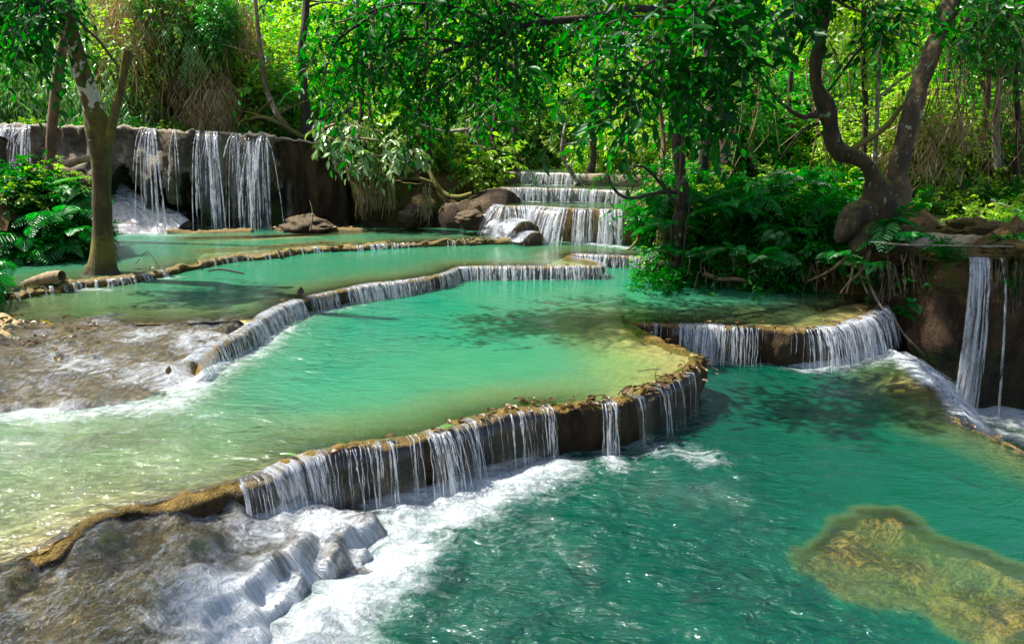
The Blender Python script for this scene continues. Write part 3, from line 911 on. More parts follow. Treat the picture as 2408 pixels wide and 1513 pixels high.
def wall_mats(C):
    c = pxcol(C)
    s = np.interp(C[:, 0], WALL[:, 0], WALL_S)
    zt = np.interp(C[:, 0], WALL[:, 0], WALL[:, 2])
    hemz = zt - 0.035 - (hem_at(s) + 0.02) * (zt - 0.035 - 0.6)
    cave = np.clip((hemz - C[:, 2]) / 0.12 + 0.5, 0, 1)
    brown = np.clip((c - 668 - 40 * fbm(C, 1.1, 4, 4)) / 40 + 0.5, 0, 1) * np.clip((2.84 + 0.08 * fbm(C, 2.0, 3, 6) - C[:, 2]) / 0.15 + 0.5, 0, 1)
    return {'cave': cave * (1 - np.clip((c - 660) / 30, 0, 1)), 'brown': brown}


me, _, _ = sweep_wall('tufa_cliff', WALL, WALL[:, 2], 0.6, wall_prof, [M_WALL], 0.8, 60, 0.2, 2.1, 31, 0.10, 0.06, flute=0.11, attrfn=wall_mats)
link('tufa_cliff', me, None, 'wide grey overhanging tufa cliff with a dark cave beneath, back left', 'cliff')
wall_w = sub(WALL, 60, 660)
wf = [(-90, 82, 0.9, 'bright group of streams at the far left of the tufa cliff', 2.2), (104, 112, 0.9, 'thread of water beside the reddish trunk on the tufa cliff', 1.9), (145, 150, 0.8, 'thin single thread between the two leaning trunks', 0.8),
      (338, 372, 0.5, 'stream left of the middle of the tufa cliff, narrowing in front of the cave', 0.8), (414, 424, 0.8, 'thinnest single thread at the middle of the tufa cliff', 0.8), (468, 522, 0.5, 'pair of streams right of the middle of the tufa cliff', 0.8), (545, 640, 0.55, 'widest stream at the right of the tufa cliff', 0.8)]
for k, (a, b, c, lab, zb) in enumerate(wf):
    P = sub(WALL, a, b)
    if len(P) < 3:
        continue
    r = thing('waterfall', lab, 'waterfall', (*mid(P)[:2], zb), 'waterfalls down the tufa cliff')
    falls(P, P[:, 2], zb, 100 if b - a > 30 else 60, blips((a, b, c)), 0.024, r, 0.75, 40 + k, 0.14, veil=0.55 if b - a > 30 else 0, extra=0.36, fan=0.11, ragged=0.5)

W2 = smooth(traceY([(790, 352, 16.9), (830, 380, 16.5), (845, 408, 16.2), (900, 418, 16.2), (960, 428, 16.3), (1020, 436, 16.3), (1060, 470, 16.2), (1120, 488, 16.1)]), 0.06)
me, _, _ = sweep_wall('root_covered_cliff', W2, W2[:, 2], 0.6, lambda t, s: 0.05 + 0.12 * t - 0.3 * (t > 0.5) * 0.5 + 0.15 * vnoise(np.column_stack([s, s * 0 + t * 1.4, s * 0]) * 1.6, 7), [M_ROOTW], 1.2, 26, 0.12, 1.9, 32, 0.06, 0.06)
link('root_covered_cliff', me, None, 'dark brown cliff hung with moss and roots behind the second pool', 'cliff')
W3 = smooth(traceY([(1020, 462, 16.6), (1060, 475, 16.1), (1100, 468, 15.8), (1140, 447, 15.6), (1180, 442, 15.5), (1205, 452, 15.6), (1225, 470, 15.8)]), 0.06)
me, _, _ = sweep_wall('rock_ledge', W3, W3[:, 2], 0.6, lambda t, s: 0.25 * math.sin(min(1, t * 1.5) * 1.57) - 0.1 * t, [M_BROWN], 1.0, 20, 0.12, 1.6, 33, 0.05, 0.06)
link('rock_ledge', me, None, 'rounded grey topped rock ledge left of the stepped falls', 'rock')
STEPA = smooth(trace([(1085, 512), (1110, 515), (1150, 520), (1200, 532), (1235, 540), (1262, 546)], 1.0), 0.06)
add_dam(STEPA, 1.0, 0.6, 'small rock step at the left foot of the sunlit waterfall', 19, lean=0.3, amp=0.12, mat=M_BROWN, rows=10, inner=0.8, crest=0.05)
waterfall(STEPA, 1.0, Z3 - 0.02, 'short spill over the small step left of the sunlit waterfall', per_m=110, cover=blips((1085, 1262, 1.0)), width=0.026, seed=22, veil=1.1, extra=0.25)
STEPB = smooth(trace([(1110, 488), (1150, 497), (1200, 508), (1240, 520)], 1.2), 0.06)
add_dam(STEPB, 1.2, 0.8, 'second small rock step left of the sunlit waterfall', 20, lean=0.3, amp=0.12, mat=M_BROWN, rows=10, inner=0.8, crest=0.05)
waterfall(STEPB, 1.2, 0.95, 'short spill over the second small step left of the sunlit waterfall', per_m=110, cover=blips((1110, 1245, 1.0)), width=0.026, seed=23, veil=1.1, extra=0.25)
W7 = smooth(traceY([(2030, 668, 10.5), (2075, 640, 10.3), (2120, 620, 10.1), (2180, 610, 9.8), (2230, 604, 9.5), (2290, 606, 9.4), (2345, 602, 9.4), (2420, 592, 9.4), (2600, 575, 9.2), (2800, 560, 9.0)]), 0.045)
me, _, _ = sweep_wall('creek_cliff', W7, W7[:, 2], ZM - 0.2, lambda t, s: 0.10 + 0.22 * math.sin(min(1, t * 1.6) * 1.57) - 0.45 * max(0, t - 0.55) + 0.12 * vnoise(np.column_stack([s, s * 0 + t * 2.2, s * 0]) * 1.7, 12), [M_ROOTW, M_CAVE, M_BROWN], 1.0, 40, 0.2, 2.4, 34, 0.05, 0.06,
                       lambda C: np.where(C[:, 2] < 0.05 + 0.25 * fbm(C, 1.5, 3, 3), 1, np.where(C[:, 2] < 0.75 + 0.5 * fbm(C, 1.2, 3, 8), 2, 0)), flute=0.03)
link('creek_cliff', me, None, 'brown root tangled cliff below the creek at the right edge', 'cliff')
P = sub(W7, 2270, 2313)
r = thing('waterfall', 'tall narrow bluish waterfall dropping from the creek at the right edge', 'waterfall', (*mid(P)[:2], ZM), 'waterfalls at the right edge')
falls(P, P[:, 2] + 0.01, ZM, 230, blips((2262, 2322, 1.0)), 0.022, r, 0.3, 60, 0.10, veil=1.1, extra=0.14, ragged=0.4, fan=0.035)
P = sub(W7, 2326, 2332)
falls(P, P[:, 2], ZM, 120, blips((2326, 2333, 0.8)), 0.012, r, 0.5, 61, 0.16, extra=0.2)

# ------------------------------------------------------------------ rock shelf and cascade, lower left; rapids, middle left
def heightpatch(name, poly, C, res, amp, seed, mat, label=None, nscale=3.0, kind='structure', cat=None, steps=0.0, p=3.2):
    X, F, d = patch_grid(np.asarray(poly)[:, :2], res)
    z = idw(np.asarray(C), X, p)
    z = z + amp * fbm(X, nscale, 5, seed) + amp * 0.35 * fbm(X, nscale * 4.5, 3, seed + 3)
    if steps:
        q = z / steps
        z = (np.floor(q) + np.clip((q - np.floor(q)) * 2.6 - 0.8, 0, 1)) * steps
    o = link(name, mesh_np(name, np.column_stack([X, z]), F, [mat]), None, label, cat, None, kind)
    return X, F, z


def flow_sheet(name, X, F, z, lift, foam, flow, mat, keep=None):
    fl = np.asarray(flow, float)
    fl = fl / np.linalg.norm(fl)
    wob = fbm(X, 0.7, 2, 90) * 0.5
    uv = np.column_stack([X @ np.array([-fl[1], fl[0]]) + wob, X @ fl])
    zz = z + lift + 0.022 * fbm(X, 5.0, 4, 91)
    if keep is not None:
        F = F[keep[F].all(1)]
    # steepness of the bed under each point, from the faces round it
    V = np.column_stack([X, z])
    nf = np.cross(V[F[:, 2]] - V[F[:, 0]], V[F[:, 3]] - V[F[:, 1]])
    nf /= np.linalg.norm(nf, axis=1)[:, None] + 1e-12
    sl = np.zeros(len(X))
    ct = np.zeros(len(X))
    for k in range(4):
        np.add.at(sl, F[:, k], np.abs(nf[:, 2]))
        np.add.at(ct, F[:, k], 1)
    steep = np.clip((1 - sl / np.maximum(ct, 1)) * 6.0 - 0.5, 0, 1)
    return link(name, mesh_np(name, np.column_stack([X, zz]), F, [mat], True, {'foam': foam, 'steep': steep}, uv=uv), kind='structure')


cps = [(0, 1352, .46), (-250, 1430, .46), (200, 1252, .46), (400, 1190, .46), (520, 1152, .45), (100, 1400, .37), (300, 1320, .37), (450, 1250, .37), (520, 1210, .33), (300, 1450, .32), (100, 1500, .32), (-150, 1500, .36), (430, 1360, .31),
       (480, 1400, .27), (450, 1513, .26), (560, 1360, .25), (620, 1310, .25), (700, 1262, .24), (640, 1215, .20), (720, 1200, .17), (800, 1235, .20), (860, 1215, .15), (905, 1190, -.04), (790, 1290, .17), (860, 1290, .07),
       (935, 1260, -.10), (905, 1320, -.10), (880, 1308, -.05), (868, 1332, -.06), (845, 1335, .0), (830, 1385, -.10), (745, 1425, -.12), (690, 1500, -.14), (640, 1620, -.14), (560, 1440, .16), (640, 1420, .06), (700, 1370, .08), (570, 1510, .08), (540, 1600, .06),
       (1010, 1300, -.4), (1010, 1130, -.4), (830, 1500, -.5), (950, 1110, -.2), (-200, 1700, .3), (200, 1800, .26), (450, 1650, .22), (780, 1180, .02), (850, 1165, -.06), (700, 1172, .1), (620, 1172, .2), (720, 1700, -.4)]
CS = np.array([at(*c) for c in cps])
spoly = np.array([at(*c)[:2] for c in [(-450, 1470, .45), (-250, 1400, .45), (0, 1326, .45), (200, 1230, .45), (400, 1165, .45), (520, 1128, .45), (600, 1105, .45), (700, 1130, .2), (850, 1140, .0), (960, 1130, -.1), (1010, 1300, -.3), (880, 1480, -.4), (760, 1720, -.3), (300, 1900, .2), (-200, 1800, .3)]])
XS, FS, ZS = heightpatch('rock_shelf', spoly, CS, 0.022, 0.045, 71, M_SHELF2, nscale=4.0, p=3.6)
fs = np.full(len(XS), 0.20)
for (px, py, r, a) in [(660, 1195, .35, 1.1), (760, 1215, .4, 1.05), (850, 1240, .3, .9), (640, 1260, .4, .75), (720, 1300, .35, .7), (560, 1420, .5, 1.15), (620, 1400, .4, 1.2), (590, 1480, .5, 1.2), (520, 1480, .35, .9), (640, 1450, .4, 1.2), (680, 1350, .3, .8), (450, 1330, .4, .35), (330, 1400, .6, .3), (150, 1450, .7, .28), (300, 1290, .5, .3), (560, 1640, .5, 1.0), (900, 1290, .25, .95), (500, 1260, .3, .45)]:
    c = at(px, py, 0.2)[:2]
    fs = np.maximum(fs, a * np.exp(-((XS - c) ** 2).sum(1) / r ** 2))
fdir = at(700, 1460, 0.1)[:2] - at(480, 1330, 0.3)[:2]
flow_sheet('cascade_water', XS, FS, ZS, 0.022, fs, fdir, M_RIFFLE, keep=ZS > -0.32)
cpr = [(60, 752, .70), (240, 754, .70), (400, 755, .70), (560, 744, .70), (620, 742, .66), (100, 800, .66), (300, 790, .665), (450, 788, .66), (520, 795, .62), (100, 870, .61), (250, 851, .615), (380, 860, .59), (430, 842, .6), (50, 930, .56), (200, 935, .54), (320, 930, .52), (385, 935, .47),
       (60, 1000, .42), (200, 1010, .4), (310, 1000, .4), (420, 962, .35), (500, 900, .3), (600, 850, .25), (640, 800, .3), (-50, 780, .82), (-20, 830, .74), (-100, 900, .7), (-250, 1000, .6), (-300, 760, .9), (-10, 740, .84), (60, 735, .60), (240, 735, .58), (400, 735, .56), (560, 722, .5), (110, 775, .735), (150, 765, .73), (200, 775, .71)]
CR = np.array([at(*c) for c in cpr])
rpoly = np.array([at(*c)[:2] for c in [(-500, 1030, .5), (-600, 760, .8), (-100, 725, .8), (60, 735, .62), (400, 738, .58), (590, 728, .55), (650, 735, .6), (600, 790, .45), (540, 850, .35), (480, 900, .35), (420, 975, .35), (300, 1020, .38), (60, 1025, .4)]])
XR, FR_, ZRp = heightpatch('rapids_bed', rpoly, CR, 0.035, 0.05, 72, M_SHELF, nscale=3.0, p=3.6)
fr_ = np.full(len(XR), 0.24)
for (px, py, r, a) in [(330, 800, .5, .6), (470, 800, .5, .75), (200, 860, .6, .6), (330, 870, .5, .65), (420, 870, .4, .85), (100, 900, .6, .45), (60, 970, .5, .9), (250, 960, .4, .8), (360, 945, .3, .9), (500, 770, .4, .6), (250, 775, .4, .5), (140, 840, .4, .55)]:
    c = at(px, py, 0.6)[:2]
    fr_ = np.maximum(fr_, a * np.exp(-((XR - c) ** 2).sum(1) / r ** 2))
fdir = at(330, 980, 0.5)[:2] - at(330, 760, 0.7)[:2] + np.array([0.5, 0])
dry = (ZRp > 0.765)
flow_sheet('rapids_water', XR, FR_, ZRp, 0.02, fr_, fdir, M_RIFFLE, keep=(ZRp > 0.44) & ~dry)

# ------------------------------------------------------------------ ground
def foot_to_bank(p, rise):
    return [p] + [p + np.array([a, b, c]) for a, b, c in rise]


CG = []
for q in [(1560, 632, .55), (1600, 650, .45), (1650, 662, .45), (1750, 678, .45), (1900, 688, .45), (2000, 690, .5)]:
    p = at(*q)
    CG += foot_to_bank(p, [(0, -0.5, -0.5), (0.0, 0.35, 0.55), (0.1, 0.9, 0.85), (0.3, 2.2, 1.1), (0.8, 4.5, 1.45)])
for q in [(1515, 578, .6), (1545, 488, 1.5), (1540, 445, 1.85), (1580, 415, 2.2)]:
    CG.append(at(*q))
for q in [(1180, 478, 1.0), (1330, 480, 1.0), (1480, 482, 1.0), (1200, 438, 1.35), (1330, 440, 1.35), (1480, 443, 1.35), (1230, 402, 1.6), (1350, 404, 1.6), (1480, 408, 1.6), (1250, 560, .3), (1400, 575, .3), (1300, 520, .4), (1450, 520, .4)]:
    CG.append(at(*q))
for q in [(2100, 560, 1.1), (2200, 575, 1.1), (2350, 580, 1.1), (2330, 592, 1.1), (2420, 585, 1.1), (2480, 565, 1.1), (2560, 585, 1.1), (2560, 550, 1.2), (2680, 580, 1.1), (2350, 550, 1.2), (2450, 545, 1.25), (2200, 530, 1.3), (2400, 530, 1.3), (2250, 505, 1.35), (2500, 540, 1.3), (2150, 490, 1.75), (2300, 470, 2.2), (2420, 480, 2.0), (2060, 520, 1.75), (2600, 500, 2.2)]:
    CG.append(at(*q))
CG += [np.array(c) for c in [(9, 9.2, .9), (7.5, 9.8, 0.9), (12, 9.5, 1.2), (3.4, 9.0, -0.5), (5.5, 9.4, 0.3), (-1, 16.6, 0.9), (-1.5, 17.6, 2.0), (-0.5, 19.5, 2.2), (-3, 18.0, 2.7), (-4, 17.5, 2.8), (-7, 17.4, 2.85), (-11, 17.2, 2.9), (-16, 17, 2.9), (-22, 17, 3.0),
       (0.8, 21, 2.3), (2.5, 21, 2.4), (1.5, 26, 3.0), (-6, 22, 3.2), (-14, 22, 3.4), (-22, 24, 3.6), (6, 18, 2.6), (10, 18, 2.8), (15, 17, 2.9), (20, 18, 3), (4, 15, 2.0), (8, 14.5, 2.1), (12, 14, 2.4), (18, 12, 2.4),
       (-20, 32, 5.5), (-8, 32, 5.0), (4, 32, 4.6), (16, 32, 5.2), (28, 30, 5.5), (-20, 46, 10), (0, 46, 9), (20, 46, 10), (34, 44, 10), (-34, 40, 9), (-30, 24, 4)]]
gpoly = np.array([[2.52, 15.1], [2.58, 13.2], [2.62, 12.0], [2.75, 11.2], [4, 10.7], [5.4, 10.4], [6.6, 9.9], [9, 9.3], [34, 9.0], [40, 46], [-40, 46], [-36, 17.2], [-4.0, 17.2], [-2.8, 16.9], [-1.0, 16.6], [0.2, 15.4]])
heightpatch('forest_floor', gpoly, CG, 0.16, 0.16, 73, M_SOIL, nscale=1.2, p=3.4)

CL = [at(*q) for q in [(-60, 660, .75), (40, 640, .75), (130, 612, .78), (205, 588, .8), (225, 575, .7)]]
CL += [p + np.array([-0.15, 0.6, 0.75]) for p in CL[:5]] + [p + np.array([-0.3, 1.4, 1.25]) for p in CL[:4]] + [p + np.array([-0.3, 2.6, 1.3]) for p in CL[:4]] + [p + np.array([0.3, -0.6, -0.4]) for p in CL[:5]]
CL += [at(*q) for q in [(200, 440, 1.75), (250, 470, 1.2), (300, 510, 0.6), (345, 540, .3), (380, 560, .2), (270, 540, .4), (235, 555, .5), (110, 398, 2.2), (0, 396, 2.2), (-200, 396, 2.2), (330, 470, 0.6), (400, 520, 0.2), (60, 380, 2.2)]]
CL += [np.array(c) for c in [(-9.5, 12, 1.6), (-11, 14, 2.2), (-8.5, 15.6, 2.2), (-14, 15.6, 2.4), (-14, 12, 2)]]
lpoly = np.vstack([np.array([at(*q)[:2] for q in [(-300, 690, .5), (40, 665, .5), (150, 630, .5), (225, 604, .5), (255, 575, .5)]]), np.array([[-9.0, 14.9], [-9.4, 15.6], [-20, 15.6], [-20, 11]])])
XL, FL, ZL = heightpatch('left_bank', lpoly, CL, 0.09, 0.12, 74, M_SOIL, nscale=2.0)
LC = smooth(traceY([(185, 425, 15.5), (215, 438, 15.45), (250, 460, 15.38), (285, 487, 15.3), (318, 514, 15.24), (348, 536, 15.18), (372, 550, 15.1), (396, 572, 15.0)]), 0.04)
nLC = normals2(LC)
cols, wid = [], np.linspace(0.34, 0.62, len(LC))
for k, u in enumerate(np.linspace(-1.05, 0.85, 15)):
    q = LC.copy()
    q[:, :2] += nLC * (u * wid)[:, None]
    q[:, 2] -= 0.85 * u * wid + 0.12 * u * u + 0.07 * fbm(q, 3.5, 4, 66)
    cols.append(q)
G = np.stack(cols, 1)
me = mesh_np('rock_slope', G.reshape(-1, 3), grid_faces(*G.shape[:2]), [M_BROWN])
link('rock_slope', me, None, 'wet rock slope under the white cascade beside the tufa cliff', 'rock')
sL = np.concatenate([[0], np.cumsum(np.linalg.norm(np.diff(LC, axis=0), axis=1))])
uvL = np.stack([np.tile(np.linspace(-1.05, 0.85, 15) * 0.45, len(LC)), np.repeat(sL, 15)], 1)
me = mesh_np('cascade', (G + np.array([0, 0, 0.035])).reshape(-1, 3), grid_faces(*G.shape[:2]), [M_RAPID], True, {'foam': np.full(G.shape[0] * 15, 1.25)}, uv=uvL)
link('cascade', me, None, 'white cascade sliding down beside the tufa cliff, behind the mottled tree', 'cascade')
LEDGE = smooth(trace([(-420, 402), (-120, 401), (30, 401), (112, 400), (150, 404)], 2.2), 0.06)
add_dam(LEDGE, 2.2, 1.4, 'pale rock ledge under the far left streams', 25, amp=0.08, mat=M_TUFA, rows=10, inner=0.4)
simple_pool(np.vstack([LEDGE[::2, :2], trace([(150, 388), (-420, 388)], 2.2)[:, :2]]), 2.2, 0.1, foamline([(trace([(-90, 392), (90, 392)], 2.2), 0.6, 1.1)]), 0.5)

gx, gy = np.meshgrid(np.linspace(-70, 70, 41), np.linspace(-30, 90, 36))
link('ground', mesh_np('ground', np.column_stack([gx.ravel(), gy.ravel(), np.full(gx.size, -1.9)]), grid_faces(36, 41), [M_SOIL]), kind='structure')
CN = np.array([(-5.6, 4.5, .45), (-6.2, 6.0, .5), (-4.6, 3.0, .42), (-3.9, 1.8, .4), (-7.5, 7.5, .7), (-6.6, 4.5, .9), (-8, 6, 1.0), (-5.6, 2.4, .85), (-4.8, 0.5, .8), (-9, 9, 1.0), (-12, 6, 1.2), (-12, 0, 1.2), (-7, 0, 1.0), (-4.2, -1.5, .8), (-10, 12, 1.2), (-16, 8, 1.6), (-2.5, 0.4, .3), (-2.0, -1.0, .5)])
heightpatch('left_bank', np.array([[-5.3, 4.4], [-6.6, 7.4], [-8.6, 10.6], [-20, 12], [-20, -4], [-1.6, -4], [-1.6, 0.6], [-2.9, 1.0], [-4.2, 2.6]]), CN, 0.12, 0.10, 76, M_SOIL, nscale=2.0)

# creek above the right cliff
CREEK = np.array([at(*q)[:2] for q in [(2225, 606, ZR), (2290, 608, ZR), (2345, 604, ZR), (2460, 594, ZR), (2640, 580, ZR), (2640, 560, ZR), (2080, 560, ZR), (2080, 585, ZR), (2160, 600, ZR)]])
simple_pool(CREEK, ZR, 0.12, foamline([(trace([(2340, 570), (2420, 572)], ZR), 0.3, 0.8), (trace([(2090, 572), (2220, 575)], ZR), 0.15, 0.7)]), 0.4, M_POOL, 0.06)
STEP7 = smooth(trace([(2050, 540), (2100, 543), (2160, 546), (2230, 550), (2290, 552), (2340, 549), (2420, 545), (2600, 535)], 1.5), 0.06)
add_dam(STEP7, 1.5, 1.1, 'low muddy step across the creek at the right', 24, lean=0.1, amp=0.06, mat=M_SHELF, rows=8, inner=0.5)
waterfall(STEP7, 1.5, ZR - 0.01, 'small spill over the muddy creek step at the right edge', per_m=50, cover=blips((2335, 2415, 0.9), (2090, 2130, 0.6), (2190, 2215, 0.5)), width=0.02, seed=24, veil=0.7)
simple_pool(np.vstack([STEP7[::2, :2], trace([(2640, 505), (2300, 503), (2140, 500), (2060, 515)], 1.5)[:, :2]]), 1.5, 0.1, None, 0.4, M_POOL, 0.08)

# ------------------------------------------------------------------ plants: materials
def leaf_mat(name, dark, light, trans, tw=0.45, gloss=0.08, dead=None):
    t = NT(name)
    v = t.math('ADD', t.math('MULTIPLY', t.attr('lv'), 0.7), t.math('MULTIPLY', t.n('ShaderNodeObjectInfo').outputs['Random'], 0.45), clamp=True)
    c = t.mix(v, dark, light)
    tc = t.mix(v, [x * 0.28 for x in trans], [x * 1.25 for x in trans])  # darkest leaves kept near black, standing in for shade inside the foliage
    if dead is not None:
        q = t.step(t.attr('lv'), 0.93, 0.95)
        c = t.mix(q, c, dead)
        tc = t.mix(q, tc, dead)
    d = t.n('ShaderNodeBsdfDiffuse', {'Color': c})
    tl = t.n('ShaderNodeBsdfTranslucent', {'Color': tc})
    s = t.n('ShaderNodeMixShader', {0: tw, 1: d.outputs[0], 2: tl.outputs[0]})
    gl = t.n('ShaderNodeBsdfGlossy', {'Roughness': 0.38, 'Color': (0.9, 1, 0.95, 1)})
    s = t.n('ShaderNodeMixShader', {0: gloss, 1: s.outputs[0], 2: gl.outputs[0]})
    return t.done(s.outputs[0])


ML_DEEP = leaf_mat('deep_green_leaf', (0.001, 0.028, 0.001), (0.004, 0.14, 0.003), (0.002, 0.32, 0.001), 0.45, 0.012)
ML_MID = leaf_mat('green_leaf', (0.002, 0.045, 0.002), (0.03, 0.22, 0.006), (0.03, 0.52, 0.002), 0.45, 0.025, dead=(0.25, 0.15, 0.04))
ML_BRIGHT = leaf_mat('bright_leaf', (0.015, 0.13, 0.003), (0.42, 0.52, 0.05), (0.36, 0.80, 0.006), 0.5, 0.025, dead=(0.35, 0.24, 0.08))
ML_PALE = leaf_mat('pale_leaf', (0.06, 0.24, 0.03), (0.42, 0.45, 0.16), (0.24, 0.50, 0.03), 0.4, 0.08)
ML_BLADE = leaf_mat('bamboo_blade', (0.04, 0.28, 0.008), (0.32, 0.52, 0.10), (0.20, 0.75, 0.008), 0.5, 0.09, dead=(0.40, 0.28, 0.10))
ML_STRAW = leaf_mat('straw', (0.14, 0.08, 0.025), (0.55, 0.40, 0.17), (0.50, 0.32, 0.09), 0.35, 0.04)
ML_FERN = leaf_mat('fern_green', (0.001, 0.13, 0.006), (0.004, 0.24, 0.012), (0.003, 0.46, 0.008), 0.45, 0.04)
ML_DEAD = leaf_mat('dead_leaf', (0.06, 0.032, 0.014), (0.26, 0.16, 0.065), (0.20, 0.10, 0.03), 0.25, 0.03)
ML_YELLOW = leaf_mat('yellow_leaf', (0.35, 0.30, 0.02), (0.5, 0.42, 0.03), (0.5, 0.4, 0.02), 0.4, 0.05)


def bark_mat(name, a, b, spots=None, spot_lo=0.58, moss=None, scale=4.0, moss_lo=0.5, grow=None, spot_scale=8.0):
    t = NT(name)
    p = t.pos(1, 1, 0.35)
    n1 = t.noise(scale, 6, 0.65, p, 0.4)
    n2 = t.noise(scale * 7, 5, 0.65, p)
    c = t.mix(t.step(n1, 0.38, 0.62), a, b)
    c = t.mix(t.math('MULTIPLY', t.step(n2, 0.55, 0.3), 0.6), c, [x * 0.35 for x in a])
    if moss is not None:
        g = t.n('ShaderNodeNewGeometry')
        nz = t.n('ShaderNodeSeparateXYZ', {0: g.outputs['Normal']}).outputs[2]
        m = t.step(t.math('ADD', t.noise(2.2, 5, 0.65, t.pos()), t.math('MULTIPLY', nz, 0.35)), moss_lo, moss_lo + 0.14)
        c = t.mix(m, c, moss)
    if spots is not None:
        v = t.noise(spot_scale, 6, 0.6, t.pos(1, 1, 0.8), 0.8)
        if grow is not None:      # patches of pale bark become frequent only up the trunk
            pz = t.n('ShaderNodeSeparateXYZ', {0: t.pos()}).outputs[2]
            v = t.math('SUBTRACT', v, t.math('MULTIPLY', t.math('SUBTRACT', 1.0, t.step(pz, grow[0], grow[1])), 0.3))
            c = t.mix(t.step(pz, 1.15, 0.75), c, (0.02, 0.013, 0.007))
        c = t.mix(t.step(v, spot_lo, spot_lo + 0.03), c, spots)
    bm = t.n('ShaderNodeBump', {'Strength': 0.7, 'Distance': 0.03, 'Height': t.math('ADD', n1, n2)})
    b = t.n('ShaderNodeBsdfPrincipled', {'Base Color': c, 'Roughness': 0.85, 'Normal': bm.outputs[0]})
    return t.done(b.outputs[0])


MB_PALE = bark_mat('pale_mottled_bark', (0.045, 0.032, 0.006), (0.12, 0.092, 0.018), (0.50, 0.48, 0.43), 0.50, (0.115, 0.10, 0.008), moss_lo=0.50, grow=(1.9, 3.6), spot_scale=4.5)
MB_RED = bark_mat('reddish_bark', (0.09, 0.045, 0.022), (0.20, 0.11, 0.055))
MB_DARK = bark_mat('dark_bark', (0.018, 0.012, 0.008), (0.06, 0.04, 0.022), (0.16, 0.20, 0.10), 0.66)
MB_LICHEN = bark_mat('lichen_bark', (0.015, 0.009, 0.003), (0.06, 0.036, 0.012), (0.16, 0.26, 0.14), 0.63, (0.085, 0.085, 0.006), moss_lo=0.66, scale=6.0)
MB_TAN = bark_mat('tan_bark', (0.13, 0.085, 0.04), (0.30, 0.21, 0.11), (0.42, 0.42, 0.36), 0.63)
MB_GREY = bark_mat('grey_bark', (0.11, 0.09, 0.065), (0.30, 0.27, 0.21), (0.45, 0.43, 0.38), 0.6)
MB_MOSSY = bark_mat('mossy_bark', (0.05, 0.035, 0.015), (0.12, 0.085, 0.03), None, moss=(0.13, 0.12, 0.012), moss_lo=0.42)
MB_TWIG = bark_mat('twig_bark', (0.04, 0.028, 0.015), (0.11, 0.08, 0.045))
MB_CULM = bark_mat('bamboo_culm', (0.16, 0.11, 0.03), (0.34, 0.25, 0.08))

# ------------------------------------------------------------------ plants: builders
TB = np.array([(0, 0, 0), (0.32, 0.46, 0.10), (0.68, 0.40, 0.07), (1, 0, -0.10), (0.68, -0.40, 0.07), (0.32, -0.46, 0.10)])   # (along, across, up): folded broad leaf
TBF = np.array([(0, 3, 2, 1), (0, 5, 4, 3)])
TD = np.array([(0, 0, 0), (0.42, 0.5, 0.05), (1, 0, -0.08), (0.42, -0.5, 0.05)])                                              # small diamond leaf
TDF = np.array([(0, 3, 2, 1)])
TL = np.array([(0, -0.3, 0), (0, 0.3, 0), (0.4, 0.5, 0.04), (0.4, -0.5, 0.04), (0.75, 0.3, -0.06), (0.75, -0.3, -0.06), (1, 0.03, -0.3), (1, -0.03, -0.3)])     # blade
TLF = np.array([(0, 3, 2, 1), (3, 5, 4, 2), (5, 7, 6, 4)])
TMPL = {'broad': (TB, TBF), 'small': (TD, TDF), 'blade': (TL, TLF)}


def unit(a):
    return a / (np.linalg.norm(a, axis=-1, keepdims=True) + 1e-9)


def leaf_frames(d, nrm):
    d = unit(d)
    s = unit(np.cross(d, nrm))
    return d, s, np.cross(s, d)


def leaf_verts(pos, d, nrm, L, W, kind):
    T, TF = TMPL[kind]
    d, s, u = leaf_frames(d, nrm)
    V = pos[:, None, :] + d[:, None, :] * (T[None, :, 0:1] * L[:, None, None]) + s[:, None, :] * (T[None, :, 1:2] * W[:, None, None]) + u[:, None, :] * (T[None, :, 2:3] * L[:, None, None])
    F = (TF[None] + (np.arange(len(pos)) * len(T))[:, None, None]).reshape(-1, 4)
    return V.reshape(-1, 3), F, len(T)


def tube(path, rad, sides=8, rough=0.0, seed=0):
    P = np.asarray(path, float)
    rad = np.broadcast_to(rad, (len(P),)).astype(float)
    T = unit(np.gradient(P, axis=0))
    ref = np.array([0.31, 0.9, 0.12])
    A = unit(np.cross(T, ref))
    B = np.cross(T, A)
    a = np.linspace(0, 2 * math.pi, sides, endpoint=False)
    V = P[:, None, :] + rad[:, None, None] * (np.cos(a)[None, :, None] * A[:, None, :] + np.sin(a)[None, :, None] * B[:, None, :])
    if rough:
        n = fbm(V.reshape(-1, 3), 3.2, 4, seed).reshape(len(P), sides, 1)
        V = P[:, None, :] + (V - P[:, None, :]) * (1 + rough * n)
    return V.reshape(-1, 3), grid_faces(len(P), sides, True)


def merge(parts):
    Vs, Fs, o = [], [], 0
    for V, F in parts:
        Vs.append(V)
        Fs.append(F + o)
        o += len(V)
    return np.vstack(Vs), np.vstack(Fs)


